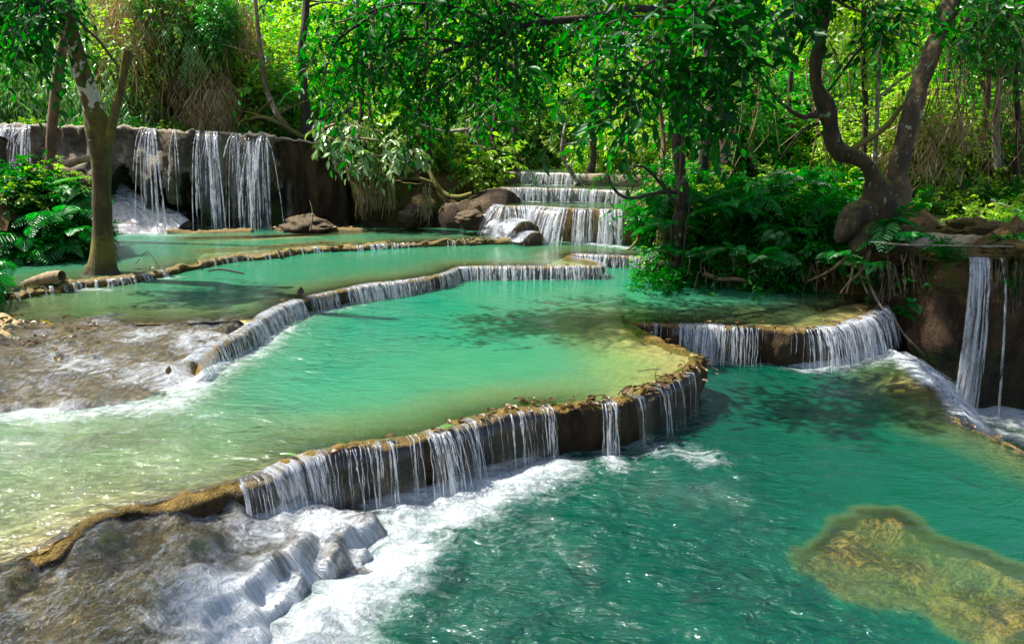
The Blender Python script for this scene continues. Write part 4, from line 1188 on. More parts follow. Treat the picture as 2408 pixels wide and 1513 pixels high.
def twigs(o, d, ln, droop, m, L, wr, rng, spread=0.9, kind='broad', hang=0.25, jit=0.35):
    """leaves alternating along n drooping twigs; returns leaf arrays and the twig stems"""
    n = len(o)
    d = unit(d)
    t = (np.arange(m) + 0.6) / m
    P = o[:, None, :] + d[:, None, :] * (ln[:, None, None] * t[None, :, None])
    P[:, :, 2] -= (droop * ln)[:, None] * t[None, :] ** 2
    tan = np.repeat(d[:, None, :], m, 1).copy()
    tan[:, :, 2] -= 2 * droop[:, None] * t[None, :]
    tan = unit(tan)
    up = np.array([0, 0, 1.0])
    side = unit(np.cross(tan, up + 0.01 * rng.normal(size=3)))
    sgn = np.where(np.arange(m) % 2 == 0, 1.0, -1.0)[None, :, None]
    sgn = np.repeat(sgn, n, 0)
    sgn[:, -1] *= 0.1
    ld = tan * 0.65 + side * sgn * spread + rng.normal(0, jit * 0.6, (n, m, 3))
    ld[:, :, 2] -= hang
    nr = np.cross(side, tan)
    nr = nr * np.sign(nr[:, :, 2:3] + 1e-6) + rng.normal(0, jit, (n, m, 3))
    ls = L * rng.uniform(0.65, 1.2, (n, m)) * (0.75 + 0.35 * np.sin(math.pi * np.clip(t, 0, 1)))[None, :]
    lv = np.clip(rng.uniform(0, 1, (n, 1)) * 0.5 + rng.uniform(0, 0.5, (n, m)), 0, 1)
    tt = np.linspace(0, 1, 4)
    S = o[:, None, :] + d[:, None, :] * (ln[:, None, None] * tt[None, :, None])
    S[:, :, 2] -= (droop * ln)[:, None] * tt[None, :] ** 2
    return P.reshape(-1, 3), ld.reshape(-1, 3), nr.reshape(-1, 3), ls.ravel(), (ls * wr).ravel(), lv.ravel(), S


def stems(S, r0):
    n, k, _ = S.shape
    a = np.array([0, 2.1, 4.2])
    off = np.stack([np.cos(a), np.sin(a), np.zeros(3)], 1)
    rr = r0 * np.linspace(1, 0.35, k)
    V = S[:, :, None, :] + off[None, None] * rr[None, :, None, None]
    f = grid_faces(k, 3, True)
    return V.reshape(-1, 3), (f[None] + (np.arange(n) * k * 3)[:, None, None]).reshape(-1, 4)


def crown_arrays(rng, n_twig, m, size, L, wr=0.42, clumps=9, tight=0.42, droop=0.5, ln=0.55, kind='small', hang=0.25, updir=0.15):
    """twigs gathered in clumps through an ellipsoid of half-axes size"""
    size = np.array(size, float)
    c = unit(rng.normal(size=(clumps, 3))) * (rng.uniform(0.25, 0.92, (clumps, 1)))
    c = c * size
    w = rng.uniform(0.5, 1.5, clumps)
    idx = rng.choice(clumps, n_twig, p=w / w.sum())
    off = rng.normal(0, 1, (n_twig, 3)) * tight * size * (0.5 + 0.5 * w[idx])[:, None]
    o = c[idx] + off * 0.6
    d = unit(off / size + o / size * 0.6) + rng.normal(0, 0.4, (n_twig, 3)) + np.array([0, 0, updir])
    l = ln * rng.uniform(0.6, 1.3, n_twig)
    return twigs(o, d, l, droop * rng.uniform(0.5, 1.4, n_twig), m, L, wr, rng, kind=kind, hang=hang)


def crown_mesh(name, arr, mats, kind='small', stem_r=0.006):
    P, d, n, L, W, lv, S = arr
    V, F, k = leaf_verts(P, d, n, L, W, kind)
    SV, SF = stems(S, stem_r)
    mi = np.concatenate([np.zeros(len(F), int), np.ones(len(SF), int)])
    VV, FF = merge([(V, F), (SV, SF)])
    lvv = np.concatenate([np.repeat(lv, k), np.zeros(len(SV))])
    return mesh_np(name, VV, FF, mats, False, {'lv': lvv}, midx=mi)


# unit leaf meshes for leaves that are objects of their own (length along y)
def leaf_unit(name, mat, wr, rng, curl=0.0, nx=2, ny=5):
    u = np.linspace(0, 1, ny + 1)
    prof = np.array([0.05] + [1.0 * math.sin(math.pi * (x ** 0.85)) for x in u[1:-1]] + [0.02])
    V = []
    for i, y in enumerate(u):
        for j in range(-nx, nx + 1):
            x = j / nx * 0.5 * wr * prof[i]
            z = 0.10 * abs(j / nx) * wr * (1 - curl) + curl * wr * (0.5 * (j / nx) ** 2 + 0.25 * math.sin(3 * y + j)) - 0.16 * (y - 0.4) ** 2 + rng.normal(0, 0.006)
            V.append((x, y, z))
    return mesh_np(name, np.array(V), grid_faces(ny + 1, 2 * nx + 1), [mat], True)


_rl = np.random.default_rng(5)


def leaf_set(mat, wr, curl=0.0):
    return [leaf_unit('leaf', mat, wr * w, _rl, curl) for w in (0.85, 1.0, 1.2)]


LS_DEEP = leaf_set(ML_DEEP, 0.38)
LS_MID = leaf_set(ML_MID, 0.40)
LS_PALE = leaf_set(ML_PALE, 0.36)
LS_DEAD = leaf_set(ML_DEAD, 0.45, 0.3) + leaf_set(ML_DEAD, 0.55, 0.55)
LS_YEL = leaf_set(ML_YELLOW, 0.45, 0.4)


def leaf_objects(parent, arr, meshes, rng, most=300, stuffmat=None, kind='broad', view=True, stuffname='leaf'):
    """the leaves that show largest as objects under parent (whose world matrix is identity), the rest joined into one stuff part"""
    P, d, n, L, W, lv, S = arr
    depth = P[:, 1] * _cp - (P[:, 2] - CAMZ) * _sp
    px = 1204 + FPX * P[:, 0] / depth
    py = 756.5 - FPX * (P[:, 1] * _sp + (P[:, 2] - CAMZ) * _cp) / depth
    vis = (px > -30) & (px < 2440) & (py > -30) & (py < 1540) & (depth > 0.5)
    score = np.where(vis, L / depth, -1)
    order = np.argsort(-score)
    single = [i for i in order[:most] if score[i] > 0]
    dd, ss, uu = leaf_frames(d, n)
    from mathutils import Matrix
    for i in single:
        o = bpy.data.objects.new('leaf', meshes[int(rng.integers(len(meshes)))])
        l = L[i]
        o.matrix_basis = Matrix(((ss[i][0] * l, dd[i][0] * l, uu[i][0] * l, P[i][0]), (ss[i][1] * l, dd[i][1] * l, uu[i][1] * l, P[i][1]), (ss[i][2] * l, dd[i][2] * l, uu[i][2] * l, P[i][2]), (0, 0, 0, 1)))
        COL.objects.link(o)
        o.parent = parent
    rest = np.ones(len(P), bool)
    rest[single] = False
    if rest.any() and stuffmat is not None:
        V, F, k = leaf_verts(P[rest], d[rest], n[rest], L[rest], W[rest], kind)
        link('foliage', mesh_np('foliage', V, F, [stuffmat], False, {'lv': np.repeat(lv[rest], k)}), parent, kind='stuff')


def along(path, k, rng, spread=0.05):
    """k places along a path, with tangents"""
    P = np.asarray(path)
    s = np.concatenate([[0], np.cumsum(np.linalg.norm(np.diff(P, axis=0), axis=1))])
    u = rng.uniform(0, s[-1], k)
    o = np.stack([np.interp(u, s, P[:, i]) for i in range(3)], 1)
    T = unit(np.gradient(P, axis=0))
    t = np.stack([np.interp(u, s, T[:, i]) for i in range(3)], 1)
    return o + rng.normal(0, spread, o.shape), unit(t), u / s[-1]


def limb(pts, w, step=0.12, sides=8, rough=0.12, seed=0):
    """pts: (px, py, Y); w: widths in picture columns at those points"""
    P = traceY(pts)
    dist = P[:, 1] * _cp - (P[:, 2] - CAMZ) * _sp
    rad = np.asarray(w) * 0.41 * dist / FPX
    A = smooth3(np.column_stack([P, rad]), step)
    return A[:, :3], tube(A[:, :3], A[:, 3], sides, rough, seed)


def smooth3(P, step):
    P = np.asarray(P, float)
    Q = np.vstack([2 * P[0] - P[1], P, 2 * P[-1] - P[-2]])
    out = []
    for i in range(1, len(Q) - 2):
        p0, p1, p2, p3 = Q[i - 1:i + 3]
        t = np.linspace(0, 1, 10, endpoint=False)[:, None]
        out.append(0.5 * (2 * p1 + (p2 - p0) * t + (2 * p0 - 5 * p1 + 4 * p2 - p3) * t ** 2 + (3 * p1 - p0 - 3 * p2 + p3) * t ** 3))
    out.append(P[-1:])
    C = np.vstack(out)
    s = np.concatenate([[0], np.cumsum(np.linalg.norm(np.diff(C[:, :3], axis=0), axis=1) + 1e-9)])
    u = np.linspace(0, s[-1], max(3, int(s[-1] / step) + 1))
    return np.stack([np.interp(u, s, C[:, k]) for k in range(C.shape[1])], 1)


def trunk_part(root, name, tubes, mat):
    V, F = merge(tubes)
    return put(link(name, mesh_np(name, V, F, [mat], True)), root)


def leafy(root, path, rng, n, m, L, wr=0.40, ln=0.6, droop=0.7, side=1.0, hang=0.4, most=300, meshes=None, mat=None, mat_tw=None, updir=-0.1, u0=0.0, spread=0.08, name='branch', branch_tube=None, mb=None, jit=0.35):
    """one leafy branch: its wood (with twigs) is the part, its leaves are sub-parts"""
    o, t, u = along(path, n * 2, rng, spread)
    k = u >= u0
    o, t = o[k][:n], t[k][:n]
    d = t * 0.5 + rng.normal(0, 1, o.shape) * side + np.array([0, 0, updir])
    arr = twigs(o, d, ln * rng.uniform(0.5, 1.3, len(o)), droop * rng.uniform(0.6, 1.4, len(o)), m, L, wr, rng, hang=hang, jit=jit)
    SV, SF = stems(arr[6], 0.007)
    parts = [(SV, SF)]
    if branch_tube is not None:
        parts.append(branch_tube)
    V, F = merge(parts)
    b = put(link(name, mesh_np(name, V, F, [mb or MB_TWIG], True)), root)
    leaf_objects(b, arr, meshes or LS_DEEP, rng, most, mat or ML_DEEP)
    return b


rng = np.random.default_rng(2024)

# ------------------------------------------------------------------ unseen tree left of the frame, added to shade the near water
for i, (x, y, cx, cz, sz, lab) in enumerate([(-9.4, 3.0, -7.0, 7.6, (2.4, 2.0, 1.0), 'unseen tree added on the left bank to shade the near water')]):
    r = thing('added_shade_tree', lab, 'tree', (x, y, 0.6), 'added shade trees beside the viewer')
    tp = smooth3(np.array([(x, y, 0.4), (x + .1, y, 2.5), (x + .6, y + .1, 5.0), (x + (cx - x) * .5, y, 6.8), (cx, y, cz), (cx + 1.2, y + .2, cz + .5)]), 0.25)
    trunk_part(r, 'trunk', [tube(tp, np.linspace(0.2, 0.04, len(tp)), 9, 0.12, 600 + i)], MB_DARK)
    arr = crown_arrays(rng, 330, 9, sz, 0.17, 0.45, clumps=16, tight=0.45, droop=0.5, ln=0.6)
    arr = (arr[0] + np.array([cx, y, cz]),) + arr[1:6] + (arr[6] + np.array([cx, y, cz]),)
    put(link('crown', crown_mesh('crown', arr, [ML_DEEP, MB_TWIG]), r), r)

# ------------------------------------------------------------------ the pale mottled tree standing in the water, left
Yp = at(240, 655, Z2)[1]
root = thing('mottled_tree', 'pale mottled forked tree standing on the debris ridge in the pools, left', 'tree', at(240, 655, Z2 - 0.1))
pA, tA = limb([(238, 668, Yp), (240, 640, Yp), (242, 600, Yp), (241, 540, Yp), (239, 450, Yp), (238, 380, Yp), (232, 310, Yp), (220, 255, Yp), (200, 190, Yp - .1), (172, 100, Yp - .2), (155, 30, Yp - .3), (146, -50, Yp - .4), (135, -200, Yp - .5), (150, -420, Yp - .6)],
            [128, 84, 62, 52, 48, 50, 66, 54, 48, 45, 42, 40, 38, 30], 0.10, 16, 0.14, 1)
pB, tB = limb([(248, 340, Yp), (262, 300, Yp - .05), (272, 255, Yp - .1), (284, 205, Yp - .1), (293, 160, Yp - .1), (300, 132, Yp - .1), (303, 122, Yp - .1)], [34, 26, 24, 22, 22, 30, 34], 0.06, 12, 0.22, 2)
pR1, tR1 = limb([(225, 640, Yp - .05), (205, 655, Yp - .12), (185, 662, Yp - .15), (165, 672, Yp - .15)], [70, 42, 26, 12], 0.06, 10, 0.3, 3)
pR2, tR2 = limb([(250, 640, Yp), (270, 652, Yp - .08), (290, 658, Yp - .1), (310, 660, Yp - .1)], [70, 40, 24, 10], 0.06, 10, 0.3, 4)
trunk_part(root, 'trunk', [tA, tR1, tR2], MB_PALE)
trunk_part(root, 'broken_limb', [tB], MB_MOSSY)
pC, tC = limb([(172, 35, Yp - .25), (205, 70, Yp - .3), (232, 95, Yp - .35), (255, 125, Yp - .3), (280, 160, Yp - .25)], [9, 8, 8, 7, 6], 0.1, 6, 0.2, 5)
trunk_part(root, 'branch', [tC], MB_TWIG)
for i, pts in enumerate([[(150, -60, Yp - .4), (90, -30, Yp - .5), (30, 20, Yp - .6), (-40, 60, Yp - .7)], [(145, -40, Yp - .4), (110, 10, Yp - .9), (70, 60, Yp - 1.1), (40, 110, Yp - 1.2)], [(150, -90, Yp), (60, -60, Yp - .2), (-60, -20, Yp - .4)]]):
    pp, tt = limb(pts, [12, 9, 6, 4][:len(pts)], 0.12, 6, 0.1, 6 + i)
    leafy(root, pp, rng, 46, 9, 0.15, ln=0.55, droop=0.8, branch_tube=tt, most=130, mb=MB_DARK, spread=0.18)

# ------------------------------------------------------------------ reddish tree with sprawling roots, far left
Yr = 14.2
root = thing('reddish_tree', 'slim reddish trunk with a sprawling pale root, behind the mottled tree', 'tree', atY(122, 392, Yr))
_, t1 = limb([(122, 402, Yr), (120, 370, Yr), (121, 320, Yr), (126, 260, Yr), (134, 190, Yr), (146, 120, Yr), (152, 60, Yr), (150, -20, Yr), (148, -160, Yr)], [52, 30, 27, 27, 27, 26, 24, 22, 18], 0.12, 10, 0.1, 21)
trunk_part(root, 'trunk', [t1], MB_RED)
for i, (pts, w) in enumerate([([(125, 392, Yr), (155, 388, Yr - .05), (185, 378, Yr - .1), (205, 372, Yr - .1), (222, 380, Yr - .1)], [34, 22, 20, 22, 12]), ([(120, 395, Yr), (95, 402, Yr - .1), (70, 410, Yr - .2), (40, 420, Yr - .3), (10, 424, Yr - .3)], [34, 24, 20, 16, 10]), ([(128, 398, Yr), (160, 402, Yr - .2), (185, 412, Yr - .25), (200, 430, Yr - .3)], [26, 20, 14, 8])]):
    _, tt = limb(pts, w, 0.08, 8, 0.2, 24 + i)
    trunk_part(root, 'root', [tt], MB_TAN if i < 2 else MB_RED)
root = thing('broken_stump', 'thin dark broken stump at the left edge of the picture', 'stump', atY(8, 425, 13.4))
_, t1 = limb([(6, 430, 13.4), (7, 380, 13.4), (4, 340, 13.4), (9, 326, 13.4)], [30, 20, 22, 26], 0.08, 8, 0.25, 31)
trunk_part(root, 'trunk', [t1], MB_DARK)

# ------------------------------------------------------------------ vine wrapped slender tree on the right bank; its limb hangs over the pools
Yv = 11.6
root = thing('vine_wrapped_tree', 'slender dark tree wrapped in vines at the tip of the right bank', 'tree', atY(1606, 650, Yv))
pA, tA = limb([(1606, 668, Yv), (1602, 640, Yv), (1598, 590, Yv), (1597, 530, Yv), (1604, 470, Yv), (1600, 400, Yv), (1594, 330, Yv), (1603, 250, Yv), (1600, 150, Yv), (1585, 40, Yv), (1572, -80, Yv - .2), (1555, -260, Yv - .4)], [66, 38, 26, 27, 32, 33, 36, 36, 30, 28, 26, 22], 0.10, 12, 0.22, 41)
trunk_part(root, 'trunk', [tA], MB_LICHEN)
for i, ph in enumerate((0.0, 2.2, 4.1)):
    k = np.linspace(0, 1, len(pA))
    rr = np.interp(k, [0, .1, 1], [0.20, 0.13, 0.12])
    a = ph + k * (5.0 + i * 2)
    V = pA + np.stack([np.cos(a) * rr, np.sin(a) * rr, 0 * a], 1)
    trunk_part(root, 'vine', [tube(smooth3(V, 0.1), 0.022 - 0.004 * i, 6, 0.2, 44 + i)], MB_TWIG)
for i, (pts, w) in enumerate([([(1600, 452, Yv), (1560, 452, Yv - .2), (1529, 457, Yv - .4), (1479, 466, Yv - .5), (1446, 447, Yv - .5), (1430, 411, Yv - .5), (1434, 370, Yv - .4)], [14, 12, 11, 10, 9, 8, 6]),
                              ([(1600, 500, Yv), (1571, 454, Yv - .3), (1529, 404, Yv - .4), (1504, 390, Yv - .5), (1470, 397, Yv - .5)], [13, 10, 9, 7, 5]),
                              ([(1600, 620, Yv), (1570, 618, Yv - .15), (1548, 622, Yv - .2)], [20, 15, 14]), ([(1606, 640, Yv), (1585, 652, Yv - .2), (1565, 672, Yv - .3)], [18, 10, 7])]):
    pp, tt = limb(pts, w, 0.08, 6, 0.15, 50 + i)
    if i < 2:
        leafy(root, pp, rng, 9, 5, 0.12, ln=0.3, droop=0.5, branch_tube=tt, most=50, mb=MB_DARK, meshes=LS_MID, mat=ML_MID, u0=0.7)
    else:
        trunk_part(root, 'root', [tt], MB_TAN)
pL, tL = limb([(1585, 40, Yv), (1500, 20, Yv - .8), (1384, 42, Yv - 1.4), (1254, 54, Yv - 1.8), (1190, 78, Yv - 1.9), (1102, 106, Yv - 2), (1030, 126, Yv - 2), (1005, 162, Yv - 2)], [26, 22, 20, 18, 16, 14, 11, 7], 0.12, 8, 0.15, 56)
leafy(root, pL, rng, 120, 10, 0.125, wr=0.40, ln=0.75, droop=0.6, hang=0.35, jit=0.6, branch_tube=tL, most=280, mb=MB_DARK, meshes=LS_DEEP, mat=ML_DEEP, u0=0.25, spread=0.32)
for cx, cy, cz, sz in [(0.6, 12.0, 6.6, (1.6, 1.3, 0.7)), (2.9, 11.2, 6.9, (1.6, 1.2, 0.7))]:  # crowns above the view, added to shade the right bank
    arr = crown_arrays(rng, 620, 9, sz, 0.16, 0.42, clumps=12, tight=0.45, droop=0.5, ln=0.55)
    off = np.array([cx, cy, cz])
    put(link('crown', crown_mesh('crown', (arr[0] + off,) + arr[1:6] + (arr[6] + off,), [ML_DEEP, MB_TWIG]), root), root)
for i, pts in enumerate([[(1190, 78, 9.7), (1080, 20, 9.4), (940, 10, 9.2), (840, 40, 9.2), (770, 60, 9.3)], [(1254, 54, 9.8), (1150, 120, 9.9), (1060, 190, 10), (960, 230, 10.2)], [(1102, 106, 9.6), (980, 90, 9.5), (880, 120, 9.5), (790, 180, 9.6)],
                         [(1384, 42, 10.2), (1300, 120, 10.3), (1220, 180, 10.5), (1150, 240, 10.6)], [(1300, 50, 10), (1150, -10, 9.6), (1000, -40, 9.4), (850, -30, 9.3)], [(1007, 160, 9.6), (978, 178, 9.6), (992, 217, 9.6), (985, 250, 9.7), (970, 280, 9.7)],
                         [(900, 20, 9.2), (800, 90, 9.1), (770, 150, 9.0), (760, 190, 9.0)]]):
    pp, tt = limb(pts, [10, 8, 7, 5, 4][:len(pts)], 0.12, 6, 0.1, 60 + i)
    leafy(root, pp, rng, (70, 48, 62, 50, 60, 10, 30)[i], 9, 0.14, wr=0.40, ln=0.65, droop=0.55, hang=0.35, jit=0.6, branch_tube=tt, most=150, mb=MB_DARK, meshes=LS_DEEP, mat=ML_DEEP, spread=0.22)

# ------------------------------------------------------------------ mossy leaning tree with two trunks, right
Yb = 10.3
root = thing('leaning_tree', 'mossy lichen spotted tree with two leaning trunks on a burl base, right', 'tree', atY(2040, 620, Yb))
tubes = []
pA, tA = limb([(2036, 590, Yb + .1), (2045, 540, Yb + .05), (2062, 490, Yb), (2066, 450, Yb), (2052, 405, Yb), (2020, 375, Yb), (1985, 362, Yb), (1962, 340, Yb), (1952, 290, Yb), (1940, 250, Yb), (1922, 205, Yb), (1918, 150, Yb), (1930, 80, Yb), (1940, 0, Yb), (1945, -120, Yb - .1), (1935, -300, Yb - .3)],
            [104, 112, 108, 84, 54, 46, 50, 46, 44, 52, 42, 38, 40, 40, 36, 30], 0.06, 20, 0.42, 71)
pB, tB = limb([(2075, 520, Yb + .1), (2100, 480, Yb + .1), (2112, 450, Yb + .1), (2108, 420, Yb + .15), (2122, 350, Yb + .2), (2144, 265, Yb + .3), (2166, 190, Yb + .4), (2196, 110, Yb + .5), (2232, 20, Yb + .6), (2270, -80, Yb + .7), (2330, -240, Yb + .8)], [110, 92, 64, 54, 52, 54, 48, 50, 46, 40, 32], 0.07, 18, 0.32, 72)
tubes = [tA]
for j, pts in enumerate([([(2050, 500, Yb), (2010, 510, Yb - .15), (1990, 535, Yb - .2), (1976, 558, Yb - .2), (1970, 570, Yb - .2)], [96, 76, 56, 40, 10]), ([(2050, 520, Yb), (2030, 560, Yb - .2), (2018, 585, Yb - .3), (2016, 602, Yb - .3)], [96, 70, 46, 12])]):
    tubes.append(limb(pts[0], pts[1], 0.05, 12, 0.3, 73 + j)[1])
trunk_part(root, 'trunk', tubes, MB_LICHEN)
trunk_part(root, 'trunk', [tB], bark_mat('brown_lichen_bark', (0.04, 0.027, 0.012), (0.13, 0.088, 0.038), (0.22, 0.28, 0.19), 0.62, (0.16, 0.12, 0.03), moss_lo=0.66))
for i, (pts, w) in enumerate([([(1945, 272, Yb), (1911, 271, Yb - .1), (1886, 275, Yb - .2), (1844, 248, Yb - .4), (1806, 208, Yb - .6), (1770, 180, Yb - .7)], [20, 16, 13, 10, 8, 5]), ([(1948, 215, Yb), (1985, 165, Yb - .1), (2019, 120, Yb - .2), (2076, 73, Yb - .3), (2100, 30, Yb - .3)], [9, 8, 8, 6, 5]),
                              ([(1985, 362, Yb), (2020, 340, Yb + .1), (2056, 318, Yb + .3), (2090, 290, Yb + .4), (2118, 250, Yb + .5)], [16, 18, 18, 17, 14]), ([(1925, 290, Yb), (1890, 305, Yb - .1), (1850, 350, Yb - .2), (1835, 375, Yb - .2)], [8, 6, 5, 4])]):
    _, tt = limb(pts, w, 0.08, 7, 0.15, 80 + i)
    trunk_part(root, 'branch', [tt], MB_MOSSY if i == 2 else MB_DARK)
for i, (pts, w) in enumerate([([(2046, 560, Yb - .1), (2042, 610, Yb - .2), (2040, 650, Yb - .3), (2060, 700, Yb - .5), (2084, 740, Yb - .7), (2100, 770, Yb - .8)], [14, 10, 9, 8, 7, 5]), ([(2060, 540, Yb), (2062, 600, Yb - .2), (2058, 640, Yb - .3)], [8, 7, 5]), ([(2060, 560, Yb), (2085, 610, Yb - .2), (2110, 650, Yb - .4), (2120, 690, Yb - .5)], [16, 10, 7, 4]), ([(2030, 570, Yb), (1985, 610, Yb - .05), (1945, 640, Yb), (1900, 660, Yb + .05)], [18, 12, 8, 5]), ([(2085, 520, Yb), (2120, 560, Yb - .2), (2170, 590, Yb - .35), (2210, 600, Yb - .5)], [18, 12, 8, 5]), ([(2045, 580, Yb - .1), (2030, 630, Yb - .3), (1995, 665, Yb - .4), (1975, 690, Yb - .4)], [14, 10, 7, 4]), ([(2010, 596, Yb - .3), (2004, 640, Yb - .35), (1990, 690, Yb - .4)], [9, 6, 4]), ([(2030, 600, Yb - .2), (2022, 640, Yb - .3), (2040, 690, Yb - .5)], [8, 5, 4])]):
    _, tt = limb(pts, w, 0.08, 6, 0.2, 86 + i)
    trunk_part(root, 'root', [tt], MB_TAN if i else MB_GREY)
for i, (pts, w, n, L, most) in enumerate([
        ([(1945, -120, 10.2), (1800, -60, 9.2), (1684, 0, 8.4), (1649, 50, 8.0), (1567, 125, 7.8), (1517, 155, 7.7), (1459, 230, 7.6), (1424, 285, 7.5)], [18, 16, 11, 10, 9, 8, 7, 5], 90, 0.19, 240),
        ([(1684, 0, 8.4), (1700, 90, 8.3), (1720, 160, 8.2), (1700, 230, 8.2)], [8, 7, 6, 4], 40, 0.19, 120),
        ([(1649, 50, 8.0), (1560, 40, 7.6), (1480, 40, 7.4), (1420, 60, 7.3)], [8, 7, 6, 4], 30, 0.17, 110),
        ([(1945, -60, 10.2), (1870, 20, 9.6), (1800, 60, 9.2), (1740, 120, 9.0)], [10, 8, 6, 4], 50, 0.19, 130),
        ([(1567, 125, 7.8), (1600, 200, 7.9), (1660, 260, 8.2), (1700, 300, 8.4)], [7, 6, 5, 4], 44, 0.19, 130),
        ([(1517, 155, 7.7), (1440, 180, 7.6), (1370, 215, 7.6), (1320, 250, 7.7)], [6, 5, 4, 3], 13, 0.17, 110),
        ([(1940, -20, 10.2), (2000, 20, 9.8), (2080, 40, 9.6), (2160, 60, 9.6)], [10, 8, 6, 4], 40, 0.17, 110),
        ([(2270, -80, 11), (2330, 0, 10.4), (2390, 50, 10.2), (2440, 100, 10.0)], [12, 9, 7, 4], 60, 0.15, 140),
        ([(2232, 20, 10.9), (2290, 60, 10.6), (2340, 90, 10.5)], [9, 7, 4], 40, 0.15, 120)]):
    pp, tt = limb(pts, w, 0.12, 7, 0.12, 90 + i)
    leafy(root, pp, rng, n, 7, L, wr=0.44, ln=0.6, droop=0.4, hang=0.25, jit=0.55, branch_tube=tt, most=most, mb=MB_TWIG, meshes=LS_DEEP if i < 7 else LS_MID, mat=ML_DEEP if i < 7 else ML_MID, u0=0.3 if i == 0 else 0.0, spread=0.14)

# ------------------------------------------------------------------ thicket: shared foliage meshes
CGA = np.array(CG)


def ground(x, y):
    X = np.array([[x, y]])
    return float(idw(CGA, X, 3.4)[0])


rt = np.random.default_rng(77)
FOL = {}
for nm, mat, size, nt, m, L, wr, kind, droop, hang, ln in [
    ('bright', ML_BRIGHT, (1.05, 1.05, 1.5), 380, 8, 0.13, 0.46, 'small', 0.5, 0.35, 0.5), ('bright', ML_BRIGHT, (1.2, 1.2, 1.3), 400, 8, 0.11, 0.5, 'small', 0.4, 0.3, 0.45),
    ('mid', ML_MID, (1.05, 1.05, 1.5), 360, 8, 0.15, 0.44, 'small', 0.5, 0.4, 0.5), ('mid', ML_MID, (1.2, 1.2, 1.2), 380, 8, 0.12, 0.5, 'small', 0.5, 0.3, 0.45),
    ('deep', ML_DEEP, (1.1, 1.1, 1.4), 340, 8, 0.15, 0.42, 'small', 0.6, 0.4, 0.5), ('big', ML_MID, (0.9, 0.9, 1.2), 110, 7, 0.26, 0.45, 'broad', 0.5, 0.4, 0.5),
    ('bigbright', ML_BRIGHT, (0.9, 0.9, 1.2), 110, 7, 0.24, 0.48, 'broad', 0.5, 0.4, 0.5),
    ('blade', ML_BLADE, (1.0, 1.0, 1.5), 210, 9, 0.34, 0.10, 'blade', 1.0, 0.55, 0.7), ('blade', ML_BLADE, (1.2, 1.2, 1.3), 230, 9, 0.30, 0.11, 'blade', 1.1, 0.6, 0.7),
    ('straw', ML_STRAW, (0.9, 0.9, 1.3), 300, 8, 0.42, 0.06, 'blade', 1.5, 1.2, 0.6), ('straw', ML_STRAW, (1.1, 1.0, 1.0), 280, 8, 0.36, 0.08, 'blade', 1.4, 1.1, 0.6),
    ('low', ML_DEEP, (0.62, 0.62, 0.42), 95, 7, 0.13, 0.46, 'broad', 0.5, 0.2, 0.35), ('low', ML_MID, (0.62, 0.62, 0.42), 95, 7, 0.12, 0.5, 'broad', 0.5, 0.2, 0.35), ('lowbright', ML_BRIGHT, (0.62, 0.62, 0.42), 95, 7, 0.12, 0.5, 'broad', 0.5, 0.2, 0.35)]:
    arr = crown_arrays(rt, nt, m, size, L, wr, clumps=11, droop=droop, hang=hang, ln=ln, kind=kind)
    me = crown_mesh('foliage', arr, [mat, MB_CULM if kind == 'blade' else MB_TWIG], kind)
    FOL.setdefault(nm, []).append((me, size[2]))
STEMS = []
for k in range(5):
    ts = []
    for j in range(int(rt.integers(3, 6))):
        a, b = rt.uniform(0, 6.28), rt.uniform(0.2, 0.7)
        p = np.array([[0.1 * math.cos(a), 0.1 * math.sin(a), -0.2], [0.2 * math.cos(a), 0.2 * math.sin(a), 0.5], [b * math.cos(a + .4), b * math.sin(a + .4), 1.3], [b * 1.5 * math.cos(a + .7), b * 1.5 * math.sin(a + .7), 2.3]])
        ts.append(tube(smooth3(p, 0.2), np.linspace(0.035, 0.01, len(smooth3(p, 0.2))), 5, 0.15, k * 7 + j))
    V, F = merge(ts)
    STEMS.append(mesh_np('stem', V, F, [MB_TWIG], True))


def shrub(x, y, z, kind, sc, label, group, name='shrub', cat='shrub', stem=True, tilt=0.0):
    r = thing(name, label, cat, (x, y, z), group)
    r.rotation_euler = (rt.uniform(-tilt, tilt), rt.uniform(-tilt, tilt), rt.uniform(0, 6.28))
    r.scale = (sc, sc, sc * rt.uniform(0.85, 1.15))
    me, h = FOL[kind][int(rt.integers(len(FOL[kind])))]
    link('foliage', me, r, loc=(0, 0, h * 1.02))
    if stem:
        link('stem', STEMS[int(rt.integers(len(STEMS)))], r)
    return r


ORD = ['first', 'second', 'third', 'fourth', 'fifth', 'sixth', 'seventh', 'eighth', 'ninth', 'tenth', 'eleventh', 'twelfth', 'thirteenth', 'fourteenth', 'fifteenth', 'sixteenth', 'seventeenth', 'eighteenth', 'nineteenth', 'twentieth', 'twenty-first', 'twenty-second', 'twenty-third', 'twenty-fourth', 'twenty-fifth', 'twenty-sixth']


def scatter(n, px0, px1, Y0, Y1, kinds, s0, s1, label, group, dz=(0, 0), **kw):
    for i in range(n):
        px, Y = px0 + (px1 - px0) * ((i + rt.uniform(0, 1)) / n), rt.uniform(Y0, Y1)
        p = atY(px, 300, Y)
        z = ground(p[0], Y) + rt.uniform(*dz) - 0.15
        lab = label % (ORD[i] if i < len(ORD) else 'next')
        shrub(p[0], Y, z, kinds[int(rt.integers(len(kinds)))], rt.uniform(s0, s1), lab, group, **kw)


